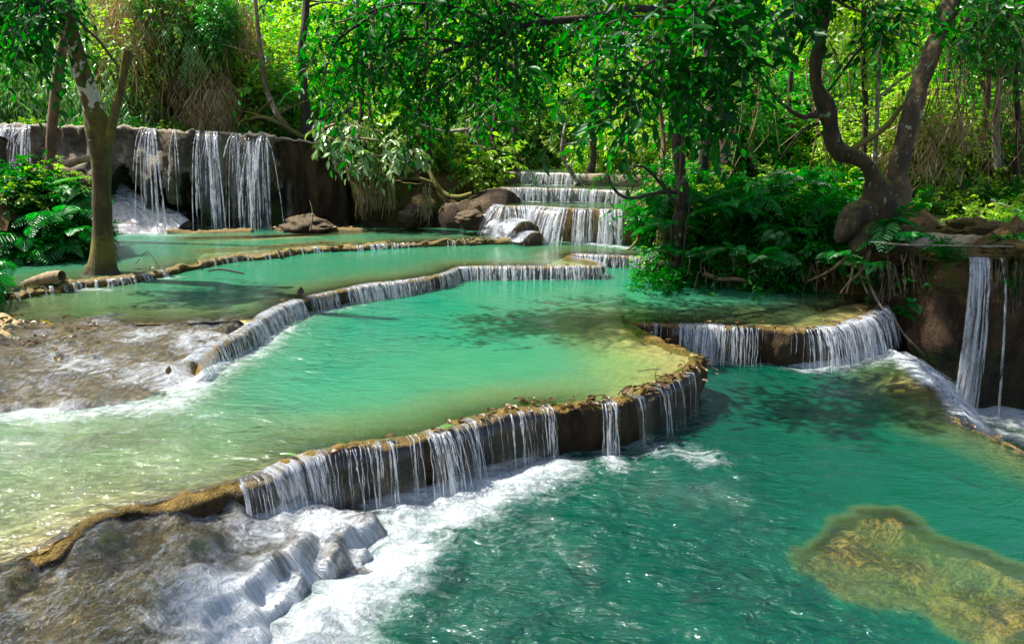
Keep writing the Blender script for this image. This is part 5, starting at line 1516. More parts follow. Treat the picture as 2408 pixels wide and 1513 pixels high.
scatter(16, -160, 345, 17.2, 18.6, ['blade'], 0.75, 1.0, 'bright green bamboo growing on top of the tufa cliff, far left, %s from the left', 'bamboo on the tufa cliff', name='bamboo', cat='bamboo')
scatter(16, -200, 330, 19.5, 22.5, ['blade', 'blade', 'bright'], 1.1, 1.5, 'tall bright bamboo behind the front row on the far left, %s from the left', 'tall bamboo behind the tufa cliff', name='bamboo', cat='bamboo')
scatter(7, 355, 520, 17.6, 19.4, ['straw', 'bright', 'straw'], 0.85, 1.1, 'dry straw coloured bamboo thicket above the tufa cliff, %s from the left', 'dry bamboo above the tufa cliff', dz=(0.9, 1.8), name='dry_bamboo', cat='bamboo')
scatter(6, 300, 420, 17.8, 19.0, ['straw', 'blade'], 0.9, 1.1, 'half dry bamboo between the green and straw thickets, %s from the left', 'half dry bamboo above the cliff', dz=(0.9, 1.7), name='dry_bamboo', cat='bamboo')
scatter(5, 455, 540, 17.0, 17.6, ['straw'], 0.42, 0.6, 'short reddish brush at the foot of the straw thicket, %s from the left', 'dry brush on the cliff', dz=(0.0, 0.3), name='dry_brush', cat='brush')
scatter(9, 360, 560, 17.0, 17.6, ['bright', 'mid', 'blade'], 0.35, 0.5, 'green sprays hanging in front of the dry bamboo thicket, %s from the left', 'green sprays on the dry bamboo', dz=(1.2, 2.4), stem=False)
scatter(10, 345, 560, 21.0, 24.0, ['straw', 'bright', 'blade', 'mid'], 1.2, 1.6, 'tall mixed growth behind the dry bamboo, %s from the left', 'growth behind the dry bamboo')
scatter(14, 545, 760, 17.6, 19.5, ['bright', 'mid', 'bigbright', 'lowbright'], 0.55, 0.9, 'sunlit bush behind the right cliff end, %s from the left', 'sunlit bushes behind the cliff')
scatter(22, 540, 1010, 20.0, 23.5, ['bright', 'bright', 'mid', 'bigbright'], 0.9, 1.4, 'tall sunlit bush in the thicket left of the middle, %s from the left', 'sunlit thicket left of the middle')
scatter(20, 560, 1240, 25.0, 29.0, ['bright', 'mid', 'bright'], 1.3, 1.9, 'tall bush at the back of the bright thicket, %s from the left', 'back of the sunlit thicket')
scatter(18, 830, 1190, 17.2, 19.0, ['bigbright', 'mid', 'bright', 'lowbright'], 0.45, 0.8, 'leafy bush above the root covered cliff, %s from the left', 'bushes above the root covered cliff')
scatter(18, 1000, 1260, 19.5, 23.0, ['bright', 'mid', 'mid', 'big'], 0.8, 1.25, 'green bush left of the farthest fall, %s from the left', 'bushes left of the far falls')
scatter(14, 1230, 1540, 21.5, 25.0, ['bright', 'mid', 'bright'], 0.9, 1.4, 'sunlit bush behind the farthest fall, %s from the left', 'bushes behind the farthest fall')
scatter(12, 1400, 1600, 17.2, 19.5, ['bright', 'bigbright', 'lowbright'], 0.6, 0.9, 'sunlit bush right of the stepped falls, %s from the left', 'bushes right of the stepped falls')
scatter(26, 1560, 2120, 15.5, 18.5, ['mid', 'bright', 'mid', 'big'], 0.65, 1.05, 'bush in the green thicket behind the right bank, %s from the left', 'thicket behind the right bank')
scatter(24, 1560, 2240, 19.5, 24.0, ['bright', 'bright', 'mid'], 1.1, 1.6, 'tall sunlit bush far behind the right bank, %s from the left', 'sunlit thicket far behind the right bank')
scatter(20, 2080, 2560, 14.2, 17.0, ['mid', 'mid', 'bright', 'straw'], 0.6, 1.0, 'bush on the slope behind the creek, right, %s from the left', 'bushes behind the creek')
scatter(16, 2150, 2640, 18.0, 22.0, ['mid', 'bright', 'deep', 'straw'], 1.2, 1.6, 'tall growth at the back right, %s from the left', 'tall growth at the back right')
scatter(12, 2140, 2480, 12.9, 14.0, ['lowbright', 'low', 'lowbright'], 0.7, 1.0, 'low sunlit creeper on the ochre bank of the creek, %s from the left', 'creepers on the creek bank', stem=False)
scatter(6, 2330, 2560, 11.3, 12.4, ['lowbright', 'low'], 0.55, 0.8, 'low green plant beside the creek at the right edge, %s from the left', 'plants beside the creek', stem=False, dz=(0.15, 0.3))
# dark understorey on the banks: ground cover nobody could count
def cover(spots, label):
    groups = {}
    for (x, y, z, kind, sc) in spots:
        groups.setdefault(kind, []).append((x, y, z, sc))
    for kind, L in groups.items():
        parts, lvs = [], []
        for (x, y, z, sc) in L:
            me, h = FOL[kind][int(rt.integers(len(FOL[kind])))]
            n = len(me.vertices)
            V = np.zeros(n * 3, np.float32)
            me.vertices.foreach_get('co', V)
            F = np.zeros(len(me.loops), np.int32)
            me.loops.foreach_get('vertex_index', F)
            lv = np.zeros(n, np.float32)
            me.attributes['lv'].data.foreach_get('value', lv)
            a, tl = rt.uniform(0, 6.28), rt.normal(0, 0.25)
            V = V.reshape(-1, 3) * sc
            V[:, 2] += V[:, 1] * tl
            V = np.column_stack([V[:, 0] * math.cos(a) - V[:, 1] * math.sin(a) + x, V[:, 0] * math.sin(a) + V[:, 1] * math.cos(a) + y, V[:, 2] + z + h * sc])
            parts.append((V, F.reshape(-1, 4)))
            lvs.append(lv)
        V, F = merge(parts)
        link('undergrowth', mesh_np('undergrowth', V, F, [ML_BRIGHT if kind == 'lowbright' else ML_DEEP], False, {'lv': np.concatenate(lvs)}), None, label % ('bright' if kind == 'lowbright' else 'dark'), 'undergrowth', None, 'stuff')


def crest_px(P, px):
    return P[np.argmin(abs(pxcol(P) - px))].copy()


def lbank(x, y):
    return float(idw(np.array(CL), np.array([[x, y]]))[0])


sp = []
for i in range(70):
    px, Y = rt.uniform(1555, 2070), rt.uniform(10.9, 14.2)
    p = atY(px, 300, Y)
    sp.append((p[0], Y, ground(p[0], Y) - 0.12, 'low' if rt.uniform() < 0.85 else 'lowbright', rt.uniform(0.55, 1.0)))
for i in range(14):
    px, Y = rt.uniform(1545, 1640), rt.uniform(12.6, 15.2)
    p = atY(px, 300, Y)
    sp.append((p[0], Y, ground(p[0], Y) - 0.1, ('lowbright', 'low')[i % 2], rt.uniform(0.5, 0.85)))
cover(sp, '%s leafy undergrowth among the ferns of the right bank')
sp = []
for i in range(26):
    P = crest_px(W7, rt.uniform(2035, 2255) if i % 3 else rt.uniform(2345, 2430))
    sp.append((P[0], P[1] + rt.uniform(-0.2, 0.15), P[2] - rt.uniform(0.05, 0.5) * (i % 2) - 0.1, 'low' if i % 4 else 'lowbright', rt.uniform(0.2, 0.38)))
cover(sp, '%s small plants growing along the top of the creek cliff')
sp = []
for i in range(34):
    P = crest_px(WALL, rt.uniform(-60, 720))
    sp.append((P[0], P[1] + rt.uniform(0.25, 0.7), P[2] - 0.22, 'low' if i % 3 else 'lowbright', rt.uniform(0.22, 0.42)))
cover(sp, '%s small plants growing along the top of the tufa cliff')
sp = []
for i in range(50):
    px, Y = rt.uniform(-160, 178), rt.uniform(11.9, 13.3)
    p = atY(px, 300, Y)
    sp.append((p[0], Y, lbank(p[0], Y) - 0.32, ('lowbright' if i % 7 == 0 else 'low'), rt.uniform(0.5, 0.9)))
cover(sp, '%s leafy undergrowth among the ferns of the left bank')

# ------------------------------------------------------------------ far woodland: one mass
C = []
for i in range(330):
    px, Y = rt.uniform(-250, 2700), rt.uniform(28, 36)
    p = atY(px, 300, Y)
    C.append((p[0], Y, rt.uniform(4.0, 12.5), rt.uniform(0.9, 1.8)))
for i in range(90):
    px, Y = rt.uniform(700, 1900), rt.uniform(27, 32)
    p = atY(px, 300, Y)
    C.append((p[0], Y, rt.uniform(6.0, 12.5), rt.uniform(0.9, 1.6)))
C = np.array(C)
idx = rt.integers(0, len(C), 100000)
pos = C[idx, :3] + unit(rt.normal(size=(len(idx), 3))) * (C[idx, 3] * rt.uniform(0.6, 1.0, len(idx)))[:, None]
dv = rt.normal(size=(len(idx), 3)) + np.array([0, 0, -0.5])
L = rt.uniform(0.18, 0.36, len(idx))
V, F, k = leaf_verts(pos, dv, rt.normal(size=(len(idx), 3)) + np.array([0, 0, 1.0]), L, L * 0.5, 'small')
link('woodland', mesh_np('woodland', V, F, [ML_BRIGHT], False, {'lv': np.repeat(rt.uniform(0, 0.9, len(idx)), k)}), None, 'far sunlit woodland filling the gaps at the back', 'woodland', None, 'stuff')

# ------------------------------------------------------------------ trunks of the forest
trunks = [
    # points (px, py), Y, widths, bark, label
    ([(722, 328), (720, 270), (716, 210), (708, 150), (712, 90), (720, 10), (722, -120)], 17.2, [40, 28, 26, 24, 22, 20, 16], MB_DARK, 'dark upright trunk at the right end of the tufa cliff'),
    ([(716, 326), (690, 318), (672, 295), (652, 270), (636, 235), (622, 190), (612, 120), (606, 60), (598, -20), (590, -120)], 16.9, [16, 19, 19, 17, 16, 15, 14, 13, 12, 10], MB_TAN, 'slim brown trunk curving up to the left behind the tufa cliff'),
    ([(712, 324), (672, 300), (640, 282), (612, 275), (585, 283)], 16.8, [18, 14, 13, 12, 8], MB_MOSSY, 'low mossy trunk arching along the top of the tufa cliff'),
    ([(556, 300), (552, 230), (548, 160), (556, 80), (560, -60)], 18.0, [12, 9, 8, 8, 6], MB_DARK, 'thin dark trunk at the right of the dry thicket'),
    ([(590, 296), (585, 240), (570, 190), (550, 160)], 17.9, [10, 8, 7, 4], MB_DARK, 'crooked thin stem beside the dry thicket'),
    ([(845, 400), (842, 350), (846, 300), (852, 240), (848, 160), (842, 60), (838, -100)], 17.6, [20, 15, 14, 13, 12, 11, 9], MB_DARK, 'thin dark trunk above the root covered cliff'),
    ([(868, 410), (880, 360), (874, 300), (866, 220), (874, 120), (884, -80)], 17.4, [16, 12, 11, 10, 9, 8], MB_TAN, 'thin tan trunk above the root covered cliff'),
    ([(898, 415), (902, 370), (918, 330), (940, 300)], 16.7, [22, 15, 12, 8], MB_DARK, 'short leaning dark stem on the root covered cliff'),
    ([(1003, 432), (1006, 390), (1012, 350), (1005, 300), (998, 200), (1004, 60), (1010, -80)], 16.9, [26, 18, 15, 13, 12, 10, 8], MB_DARK, 'dark stem rising from the roots left of the rock ledge'),
    ([(1112, 440), (1118, 390), (1126, 330), (1120, 240), (1128, 100), (1130, -80)], 17.8, [20, 14, 13, 12, 11, 9], MB_TAN, 'tan trunk behind the rounded rock ledge'),
    ([(1160, 438), (1165, 380), (1158, 320), (1170, 230), (1166, 80), (1166, -80)], 18.2, [24, 18, 16, 14, 13, 10], MB_DARK, 'dark trunk behind the rounded rock ledge'),
    ([(1205, 436), (1214, 390), (1208, 330), (1216, 240), (1212, 100), (1214, -80)], 18.0, [30, 20, 18, 16, 14, 12], MB_DARK, 'thick dark trunk just left of the farthest fall'),
    ([(1358, 436), (1350, 418), (1338, 396), (1326, 376), (1322, 340), (1330, 290)], 16.9, [18, 14, 13, 13, 11, 8], MB_GREY, 'pale curved trunk standing in front of the farthest fall'),
    ([(1378, 438), (1386, 410), (1396, 370), (1392, 310), (1402, 200), (1398, 40), (1398, -80)], 16.9, [34, 26, 20, 18, 15, 13, 10], MB_DARK, 'brown trunk right beside the pale curved one'),
    ([(1790, 440), (1784, 410), (1772, 380), (1768, 340), (1776, 260), (1772, 120), (1774, -80)], 15.2, [30, 22, 19, 17, 15, 13, 11], MB_MOSSY, 'yellowish trunk behind the ferns of the right bank'),
    ([(1650, 470), (1654, 400), (1660, 330), (1672, 260), (1664, 160), (1672, -60)], 14.0, [40, 34, 30, 27, 24, 20], MB_DARK, 'stout dark trunk behind the vine wrapped tree'),
    ([(1715, 450), (1706, 380), (1700, 320), (1690, 250), (1698, 120), (1690, -60)], 14.6, [34, 26, 24, 22, 20, 16], MB_DARK, 'dark trunk right of the stout one behind the vine wrapped tree'),
    ([(1540, 470), (1556, 400), (1560, 330), (1552, 240), (1560, 100), (1560, -60)], 14.6, [22, 16, 14, 13, 12, 10], MB_RED, 'reddish thin trunk left of the vine wrapped tree'),
    ([(2056, 430), (2058, 375), (2062, 280), (2067, 160), (2072, 40), (2076, -80)], 13.6, [18, 13, 12, 11, 10, 9], MB_GREY, 'thin pale trunk between the two trunks of the leaning tree'),
    ([(2035, 440), (2030, 360), (2036, 260), (2030, 140), (2034, -60)], 14.4, [24, 18, 17, 16, 13], MB_DARK, 'dark trunk between the two trunks of the leaning tree'),
    ([(2344, 400), (2342, 290), (2349, 200), (2357, 120), (2364, 20), (2370, -80)], 14.2, [26, 19, 17, 16, 15, 13], MB_GREY, 'pale grey trunk draped with creepers at the far right'),
    ([(2318, 400), (2316, 300), (2322, 200), (2318, 60), (2320, -80)], 14.6, [24, 18, 17, 16, 14], MB_TAN, 'brown trunk just left of the pale one at the far right'),
    ([(2392, 420), (2396, 300), (2388, 180), (2394, 40), (2398, -80)], 14.0, [20, 15, 14, 13, 11], MB_DARK, 'dark trunk at the very right edge'),
    ([(2240, 420), (2232, 320), (2226, 220), (2232, 80), (2230, -80)], 15.4, [20, 15, 14, 13, 11], MB_DARK, 'thin dark trunk right of the leaning tree'),
    ([(1850, 430), (1862, 340), (1856, 240), (1866, 100), (1870, -60)], 15.8, [20, 15, 14, 12, 10], MB_DARK, 'thin dark trunk left of the leaning tree'),
    ([(1478, 440), (1470, 380), (1476, 300), (1468, 180), (1474, -60)], 18.6, [18, 13, 12, 11, 9], MB_TAN, 'tan trunk right of the farthest fall'),
]
for i, (pts, Y, w, mb, lab) in enumerate(trunks):
    r = thing('forest_tree', lab, 'tree', atY(pts[0][0], pts[0][1] + 10, Y))
    pp, tt = limb([(a, b, Y + 0.15 * math.sin(j * 1.3 + i)) for j, (a, b) in enumerate(pts)], w, 0.16, 9, 0.16, 200 + i)
    tb = [tt]
    for j in range(int(rt.integers(2, 5))):
        k = int(len(pp) * rt.uniform(0.35, 0.85))
        d = unit(np.array([rt.normal(), rt.normal() * 0.6, rt.uniform(0.1, 0.8)]))
        ll = rt.uniform(0.5, 1.2)
        q = np.array([pp[k], pp[k] + d * ll * 0.5 + rt.normal(0, 0.05, 3), pp[k] + d * ll + np.array([0, 0, 0.25 * rt.normal()])])
        q = smooth3(q, 0.12)
        tb.append(tube(q, np.linspace(0.035, 0.008, len(q)), 5, 0.15, 300 + i * 7 + j))
    trunk_part(r, 'trunk', tb, mb)
    # crown: its lower leaves droop into view, the rest rises above the picture
    if pts[-1][1] < 0 and (pts[0][0] < 600 or pts[0][0] > 1900) and i % 2 == 0:
        top = pp[-1]
        kk = ('bright', 'mid', 'mid', 'deep')[int(rt.integers(4))]
        me, h = FOL[kk][int(rt.integers(len(FOL[kk])))]
        c = link('crown', me, r)
        c.location = [top[j] - r.location[j] + (0, 0, -0.2)[j] for j in range(3)]
        s_ = rt.uniform(0.9, 1.3)
        c.scale = (s_, s_, s_ * 0.8)

# ------------------------------------------------------------------ ferns
def frond_mesh(seed):
    rg = np.random.default_rng(seed)
    n = 17
    t = np.linspace(0.10, 0.98, n)
    arc = rg.uniform(0.5, 0.8)
    y = t
    z = 0.55 * t - arc * t ** 2
    pos, d, nr, L = [], [], [], []
    for sgn in (1, -1):
        for i in range(n):
            l = 0.30 * math.sin(math.pi * (0.12 + 0.86 * t[i]) ** 0.8) + 0.02
            slope = 0.55 - 2 * arc * t[i]
            pos.append((0, y[i] + 0.01 * sgn, z[i]))
            d.append((sgn, 0.42 + 0.3 * t[i] + rg.normal(0, 0.05), slope * 0.4 - 0.22 + rg.normal(0, 0.06)))
            nr.append((0, -slope, 1))
            L.append(l * rg.uniform(0.9, 1.1))
    pos, d, nr, L = (np.array(a, float) for a in (pos, d, nr, L))
    V, F, k = leaf_verts(pos, d, nr, L, np.full(len(L), 0.040), 'broad')
    tt = np.linspace(-0.1, 1, 8)
    sv, sf = tube(np.column_stack([tt * 0, tt, 0.55 * tt - arc * tt ** 2]), np.linspace(0.011, 0.004, 8), 4)
    VV, FF = merge([(V, F), (sv, sf)])
    lv = np.concatenate([np.repeat(rg.uniform(0, 0.7, len(L)), k), np.zeros(len(sv))])
    return mesh_np('frond', VV, FF, [ML_FERN], False, {'lv': lv})


FROND = [frond_mesh(i) for i in range(5)]


def fern(px, py, Y, size, n, face, label, group, spread=1.6, pitch=0.1):
    """face: the azimuth (0 = towards the viewer) the fronds lean to"""
    p = atY(px, py, Y)
    r = thing('fern', label, 'fern', p, group)
    for i in range(n):
        o = link('frond', FROND[int(rt.integers(5))], r)
        a = math.pi + face + (i / max(1, n - 1) - 0.5) * 2 * spread + rt.normal(0, 0.15)
        s = size * rt.uniform(0.85, 1.35)
        o.scale = (s, s, s)
        o.rotation_euler = (pitch + rt.normal(0, 0.2), rt.normal(0, 0.25), a)
    return r


for px, py, Y, s, n, f, sp, lab in [
    (1545, 470, 12.6, 0.62, 7, 0.5, 1.6, 'fern on the tip of the right bank above the sunlit fall'), (1515, 505, 12.9, 0.5, 6, 0.7, 1.5, 'fern hanging beside the right end of the sunlit fall'),
    (1560, 530, 11.9, 0.62, 7, 0.4, 1.5, 'bright fern left of the vine wrapped trunk'), (1555, 585, 11.7, 0.5, 6, 0.6, 1.3, 'drooping fern low on the tip of the right bank'),
    (1660, 470, 11.9, 0.6, 8, 0.0, 1.7, 'fern right behind the vine wrapped trunk'), (1700, 500, 11.6, 0.66, 8, -0.2, 1.7, 'broad bright fern in the middle of the right bank'),
    (1760, 480, 11.8, 0.6, 8, -0.3, 1.6, 'fern right of the broad bright one'), (1800, 440, 12.4, 0.6, 7, 0.0, 1.8, 'fern high on the right bank'), (1880, 425, 12.2, 0.55, 7, 0.0, 1.8, 'fern high on the bank left of the leaning tree'),
    (1795, 612, 10.75, 0.52, 4, 0.15, 0.5, 'large bright fern hanging over the emerald pool'), (1640, 600, 11.2, 0.4, 6, 0.2, 1.5, 'small fern at the foot of the vine wrapped tree'), (1720, 590, 11.0, 0.42, 6, 0.0, 1.4, 'dark fern low on the right bank'),
    (1850, 545, 11.2, 0.5, 6, 0.0, 1.5, 'dark fern under the leaning tree'), (1920, 480, 11.4, 0.5, 7, 0.2, 1.6, 'fern beside the burl of the leaning tree'), (1960, 620, 10.6, 0.36, 5, 0.0, 1.4, 'small fern beneath the burl'),
    (1975, 600, 9.95, 0.36, 6, 0.2, 1.5, 'fern in front of the left lump of the burl'), (2050, 622, 9.8, 0.30, 6, -0.2, 1.5, 'fern in front of the roots under the burl'), (2095, 525, 10.2, 0.6, 7, -0.7, 1.3, 'fern right of the burl over the creek cliff'), (2130, 560, 9.9, 0.55, 6, -0.9, 1.0, 'second fern right of the burl, spreading over the creek'), (2025, 660, 10.2, 0.34, 5, 0.0, 1.2, 'dark fern below the burl'),
    (2140, 672, 9.85, 0.36, 4, -0.2, 0.9, 'curled fern on the creek cliff'), (2140, 712, 9.7, 0.36, 4, 0.2, 0.9, 'lower curled fern on the creek cliff'), (2105, 735, 9.8, 0.32, 4, 0.3, 0.9, 'fern hanging over the right end of the right dam'),
        (2205, 672, 9.5, 0.22, 4, 0.0, 1.2, 'tiny fern left of the narrow waterfall')]:
    fern(px, py, Y, s, n, f, lab, 'ferns on the right bank', sp)
for px, py, Y, s, n, f, sp, lab in [
    (-20, 650, 9.3, 0.85, 8, -0.5, 1.3, 'large near fern at the left edge below the bank'), (5, 690, 9.0, 0.62, 6, -0.7, 1.0, 'lower near fern at the left edge'), (0, 620, 9.8, 0.6, 6, -0.4, 1.2, 'upper near fern at the left edge'),
    (120, 520, 12.2, 0.75, 8, -0.2, 1.5, 'fern in the middle of the left bank'), (60, 555, 11.9, 0.7, 8, 0.0, 1.5, 'fern low on the left bank'), (175, 495, 12.4, 0.7, 8, -0.4, 1.4, 'fern left of the mottled trunk'), (225, 470, 12.7, 0.7, 7, -0.5, 1.4, 'fern just behind the mottled trunk'),
    (252, 560, 12.2, 0.42, 5, -0.9, 0.9, 'bright fern peeping out right of the mottled trunk'), (80, 480, 12.7, 0.7, 8, 0.0, 1.7, 'fern high on the left bank'), (150, 575, 11.9, 0.6, 7, -0.2, 1.4, 'dark fern at the waterline of the left bank'), (40, 600, 11.6, 0.6, 7, 0.0, 1.4, 'dark fern near the left edge at the waterline'), (0, 500, 12.3, 0.7, 8, 0.0, 1.6, 'fern at the left edge, high on the bank'),
    (200, 545, 12.0, 0.55, 7, -0.4, 1.4, 'fern drooping beside the mottled trunk above the water')]:
    fern(px, py, Y, s, n, f, lab, 'ferns on the left bank', sp, 0.0)

# taro leaves on the left bank
p = atY(190, 455, 12.6)
r = thing('taro_plant', 'plant with large heart shaped bright leaves beside the mottled trunk', 'plant', p)
heart = []
for i, (x, y) in enumerate([(0, 0), (0.28, -0.16), (0.42, 0.02), (0.42, 0.3), (0.26, 0.7), (0, 1.0), (-0.26, 0.7), (-0.42, 0.3), (-0.42, 0.02), (-0.28, -0.16)]):
    heart.append((x, y, 0.12 * abs(x) - 0.15 * y * y))
hm = bpy.data.meshes.new('leaf')
hm.from_pydata(heart, [], [(0, 1, 2, 3), (0, 3, 4, 5), (0, 5, 6, 7), (0, 7, 8, 9)])
hm.materials.append(leaf_mat('taro_leaf', (0.03, 0.20, 0.02), (0.06, 0.28, 0.03), (0.06, 0.45, 0.01), 0.45, 0.08))
for (dx, dz, s, a, b) in [(0.05, 0.28, 0.46, 2.6, 0.5), (-0.12, 0.10, 0.48, 3.5, 0.2), (0.10, 0.02, 0.44, 2.3, 0.1), (-0.35, 0.12, 0.40, 4.0, 0.3), (0.02, -0.10, 0.40, 3.1, 0.0)]:
    o = link('leaf', hm, r)
    o.location = (dx, -0.1, dz)
    o.scale = (s, s, s)
    o.rotation_euler = (b - 0.5, 0.1, a)
    V, F = tube(smooth3(np.array([(0, 0, -0.4), (dx * 0.5, -0.02, -0.1), (dx, -0.1, dz)]), 0.1), 0.012, 5)
    link('stalk', mesh_np('stalk', V, F, [ML_FERN]), r)

# ------------------------------------------------------------------ sunlit shrubs in front of the root cliff, pale bare branches
Yp = 15.7
r = thing('pale_leaved_shrub', 'shrub with large pale sunlit leaves leaning over the end of the tufa cliff', 'shrub', atY(800, 400, Yp))
for i, (pts, n) in enumerate([([(740, 290, 16.2), (770, 320, 15.9), (810, 340, 15.7), (850, 352, 15.6)], 26), ([(780, 330, 15.9), (830, 325, 15.6), (890, 330, 15.5), (950, 345, 15.5)], 34), ([(830, 380, 15.7), (880, 368, 15.5), (930, 362, 15.4), (985, 352, 15.4)], 30), ([(765, 300, 16.2), (800, 290, 16.0), (850, 300, 15.9), (900, 310, 15.8)], 24)]):
    pp, tt = limb(pts, [9, 7, 6, 4], 0.1, 6, 0.15, 400 + i)
    leafy(r, pp, rt, n, 6, 0.24, wr=0.4, ln=0.4, droop=0.8, hang=0.5, branch_tube=tt, most=110, mb=MB_TAN, meshes=LS_PALE, mat=ML_PALE, spread=0.1)
r = thing('bare_branch', 'pale bare branching limb above the root covered cliff', 'branch', atY(1090, 300, 16.2))
tb = [limb(p_, w_, 0.1, 6, 0.2, 410 + i)[1] for i, (p_, w_) in enumerate([([(1050, 310, 16.2), (1090, 305, 16.1), (1120, 300, 16.0), (1170, 290, 16.0), (1230, 282, 16.0)], [8, 9, 8, 6, 4]), ([(1090, 305, 16.1), (1110, 330, 16.0), (1140, 350, 15.9), (1165, 345, 15.9)], [7, 6, 5, 3]), ([(1095, 304, 16.1), (1100, 275, 16.1), (1080, 250, 16.1)], [6, 5, 3]), ([(1120, 300, 16.0), (1140, 265, 16.0), (1170, 240, 16.0)], [6, 5, 3]), ([(1050, 310, 16.2), (1010, 300, 16.2), (985, 290, 16.2)], [7, 5, 3])])]
trunk_part(r, 'limb', tb, MB_GREY)
tb = limb([(1120, 300, 16.0), (1160, 270, 16.0), (1220, 250, 16.0)], [5, 4, 3], 0.1, 5, 0.1, 419)
leafy(r, tb[0], rt, 22, 6, 0.2, wr=0.42, ln=0.35, droop=0.5, branch_tube=tb[1], most=60, mb=MB_GREY, meshes=LS_MID, mat=ML_MID)

# roots and root curtains
def root_thing(label, segs, mb, group=None, name='root', Yj=0.0):
    r = thing(name, label, 'root', atY(*segs[0][0][0]), group)
    trunk_part(r, 'wood', [limb(p_, w_, 0.08, 7, 0.25, 430 + i)[1] for i, (p_, w_) in enumerate(segs)], mb)


root_thing('mossy root arching over the top of the root covered cliff', [([(1010, 400, 15.9), (1022, 428, 15.8), (1045, 455, 15.7), (1075, 464, 15.6), (1110, 455, 15.5)], [12, 14, 15, 16, 10]), ([(850, 400, 15.9), (880, 412, 15.8), (930, 418, 15.8), (985, 420, 15.8), (1020, 430, 15.8)], [9, 11, 12, 11, 10])], MB_MOSSY)
root_thing('tangle of thick roots on the root covered cliff top', [([(930, 410, 15.9), (945, 395, 15.8), (965, 372, 15.7), (975, 355, 15.7)], [14, 12, 10, 7]), ([(960, 418, 15.8), (985, 400, 15.7), (1000, 385, 15.8)], [12, 10, 8]), ([(1000, 440, 15.7), (1003, 480, 15.6), (998, 520, 15.5)], [12, 9, 8])], MB_DARK)
root_thing('pale twisted root at the foot of the right bank beside the sunlit fall', [([(1512, 520, 12.7), (1503, 545, 12.6), (1498, 565, 12.5), (1480, 585, 12.4), (1470, 588, 12.4)], [9, 9, 9, 7, 4])], MB_MOSSY)
root_thing('long pale root lying along the foot of the right bank', [([(1655, 642, 11.0), (1690, 655, 10.9), (1730, 655, 10.8), (1755, 660, 10.8)], [14, 14, 12, 9])], MB_TAN)
for i, (x0, x1, y0, y1, Y, n, lab) in enumerate([(840, 930, 410, 510, 15.6, 110, 'curtain of fine roots and moss hanging down the root covered cliff'), (985, 1015, 440, 525, 15.3, 50, 'narrow bundle of hanging roots left of the rock ledge'), (1545, 1600, 520, 610, 11.9, 60, 'fine reddish roots hanging at the tip of the right bank'),
                                                   (2060, 2230, 600, 720, 9.5, 60, 'tangle of fine roots hanging over the creek cliff'), (2330, 2420, 600, 780, 9.1, 50, 'fine roots hanging right of the narrow waterfall'), (1620, 2000, 600, 690, 10.75, 42, 'thin roots dangling from the right bank into the emerald pool'), (1880, 2010, 620, 700, 10.45, 40, 'straw coloured roots under the burl')]):
    tb = []
    for j in range(n):
        px = rt.uniform(x0, x1)
        a = rt.uniform(y0 - 8, y0 + (y1 - y0) * 0.5)
        b = a + (y1 - y0) * rt.uniform(0.2, 0.7)
        dx = rt.normal(0, 8)
        P = traceY([(px, a, Y + rt.uniform(-.1, .25)), (px + dx * .5 + rt.normal(0, 3), (a + b) / 2, Y), (px + dx, min(b, y1 + 6), Y - rt.uniform(0, .1))])
        P = smooth3(P, 0.08)
        tb.append(tube(P, np.linspace(0.009, 0.004, len(P)) * rt.uniform(0.6, 1.4), 4))
    V, F = merge(tb)
    link('hanging_roots', mesh_np('hanging_roots', V, F, [ML_STRAW if i in (0, 6) else (MB_TWIG if i > 2 else MB_TAN)]), None, lab, 'roots', None, 'stuff')
# vines hanging in the forest at the right
tb = []
for j in range(85):
    px = rt.choice([rt.uniform(2180, 2420), rt.uniform(1700, 2420)])
    Y = rt.uniform(12.6, 15)
    a, b = rt.uniform(-40, 200), rt.uniform(240, 460)
    P = smooth3(traceY([(px, a, Y), (px + rt.normal(0, 14), (2 * a + b) / 3, Y), (px + rt.normal(0, 18), (a + 2 * b) / 3, Y), (px + rt.normal(0, 24), b, Y)]), 0.2)
    tb.append(tube(P, 0.007 * rt.uniform(0.4, 1.6), 4))
V, F = merge(tb)
link('hanging_vines', mesh_np('hanging_vines', V, F, [MB_TAN]), None, 'thin bare vines hanging through the forest at the right', 'vines', None, 'stuff')
tb = []
for j in range(46):
    px = rt.uniform(335, 480)
    Y = rt.uniform(16.9, 17.8)
    P = smooth3(traceY([(px, 306, Y), (px + rt.normal(0, 5), 230, Y), (px + rt.normal(0, 12), 140, Y), (px + rt.normal(0, 25), 40, Y)]), 0.3)
    V, F = tube(P, 0.016 * rt.uniform(0.6, 1.3), 5)
    if j == 0:
        rc = thing('bamboo_clump', 'clump of upright thin brown culms in the dark hollow above the tufa cliff', 'bamboo', atY(410, 306, 17.3))
    put(link('culm', mesh_np('culm', V, F, [MB_CULM]), rc), rc)

# ------------------------------------------------------------------ rocks, logs, sticks
def rock(px, py, Y, size, mat, label, seed, cat='rock', name='rock', flat=0.6):
    p = atY(px, py, Y)
    n, m = 22, 30
    th, ph = np.meshgrid(np.linspace(0.02, math.pi - 0.02, n), np.linspace(0, 2 * math.pi, m, endpoint=False), indexing='ij')
    D = np.stack([np.sin(th) * np.cos(ph), np.sin(th) * np.sin(ph), np.cos(th)], -1).reshape(-1, 3)
    rr = 1 + 0.5 * fbm(D + seed, 1.7, 4, seed) + 0.25 * fbm(D + seed, 5.0, 4, seed)
    V = D * rr[:, None] * np.array([size[0], size[1], size[2]])
    o = link(name, mesh_np(name, V, grid_faces(n, m, True), [mat]), None, label, cat, loc=p)
    return o


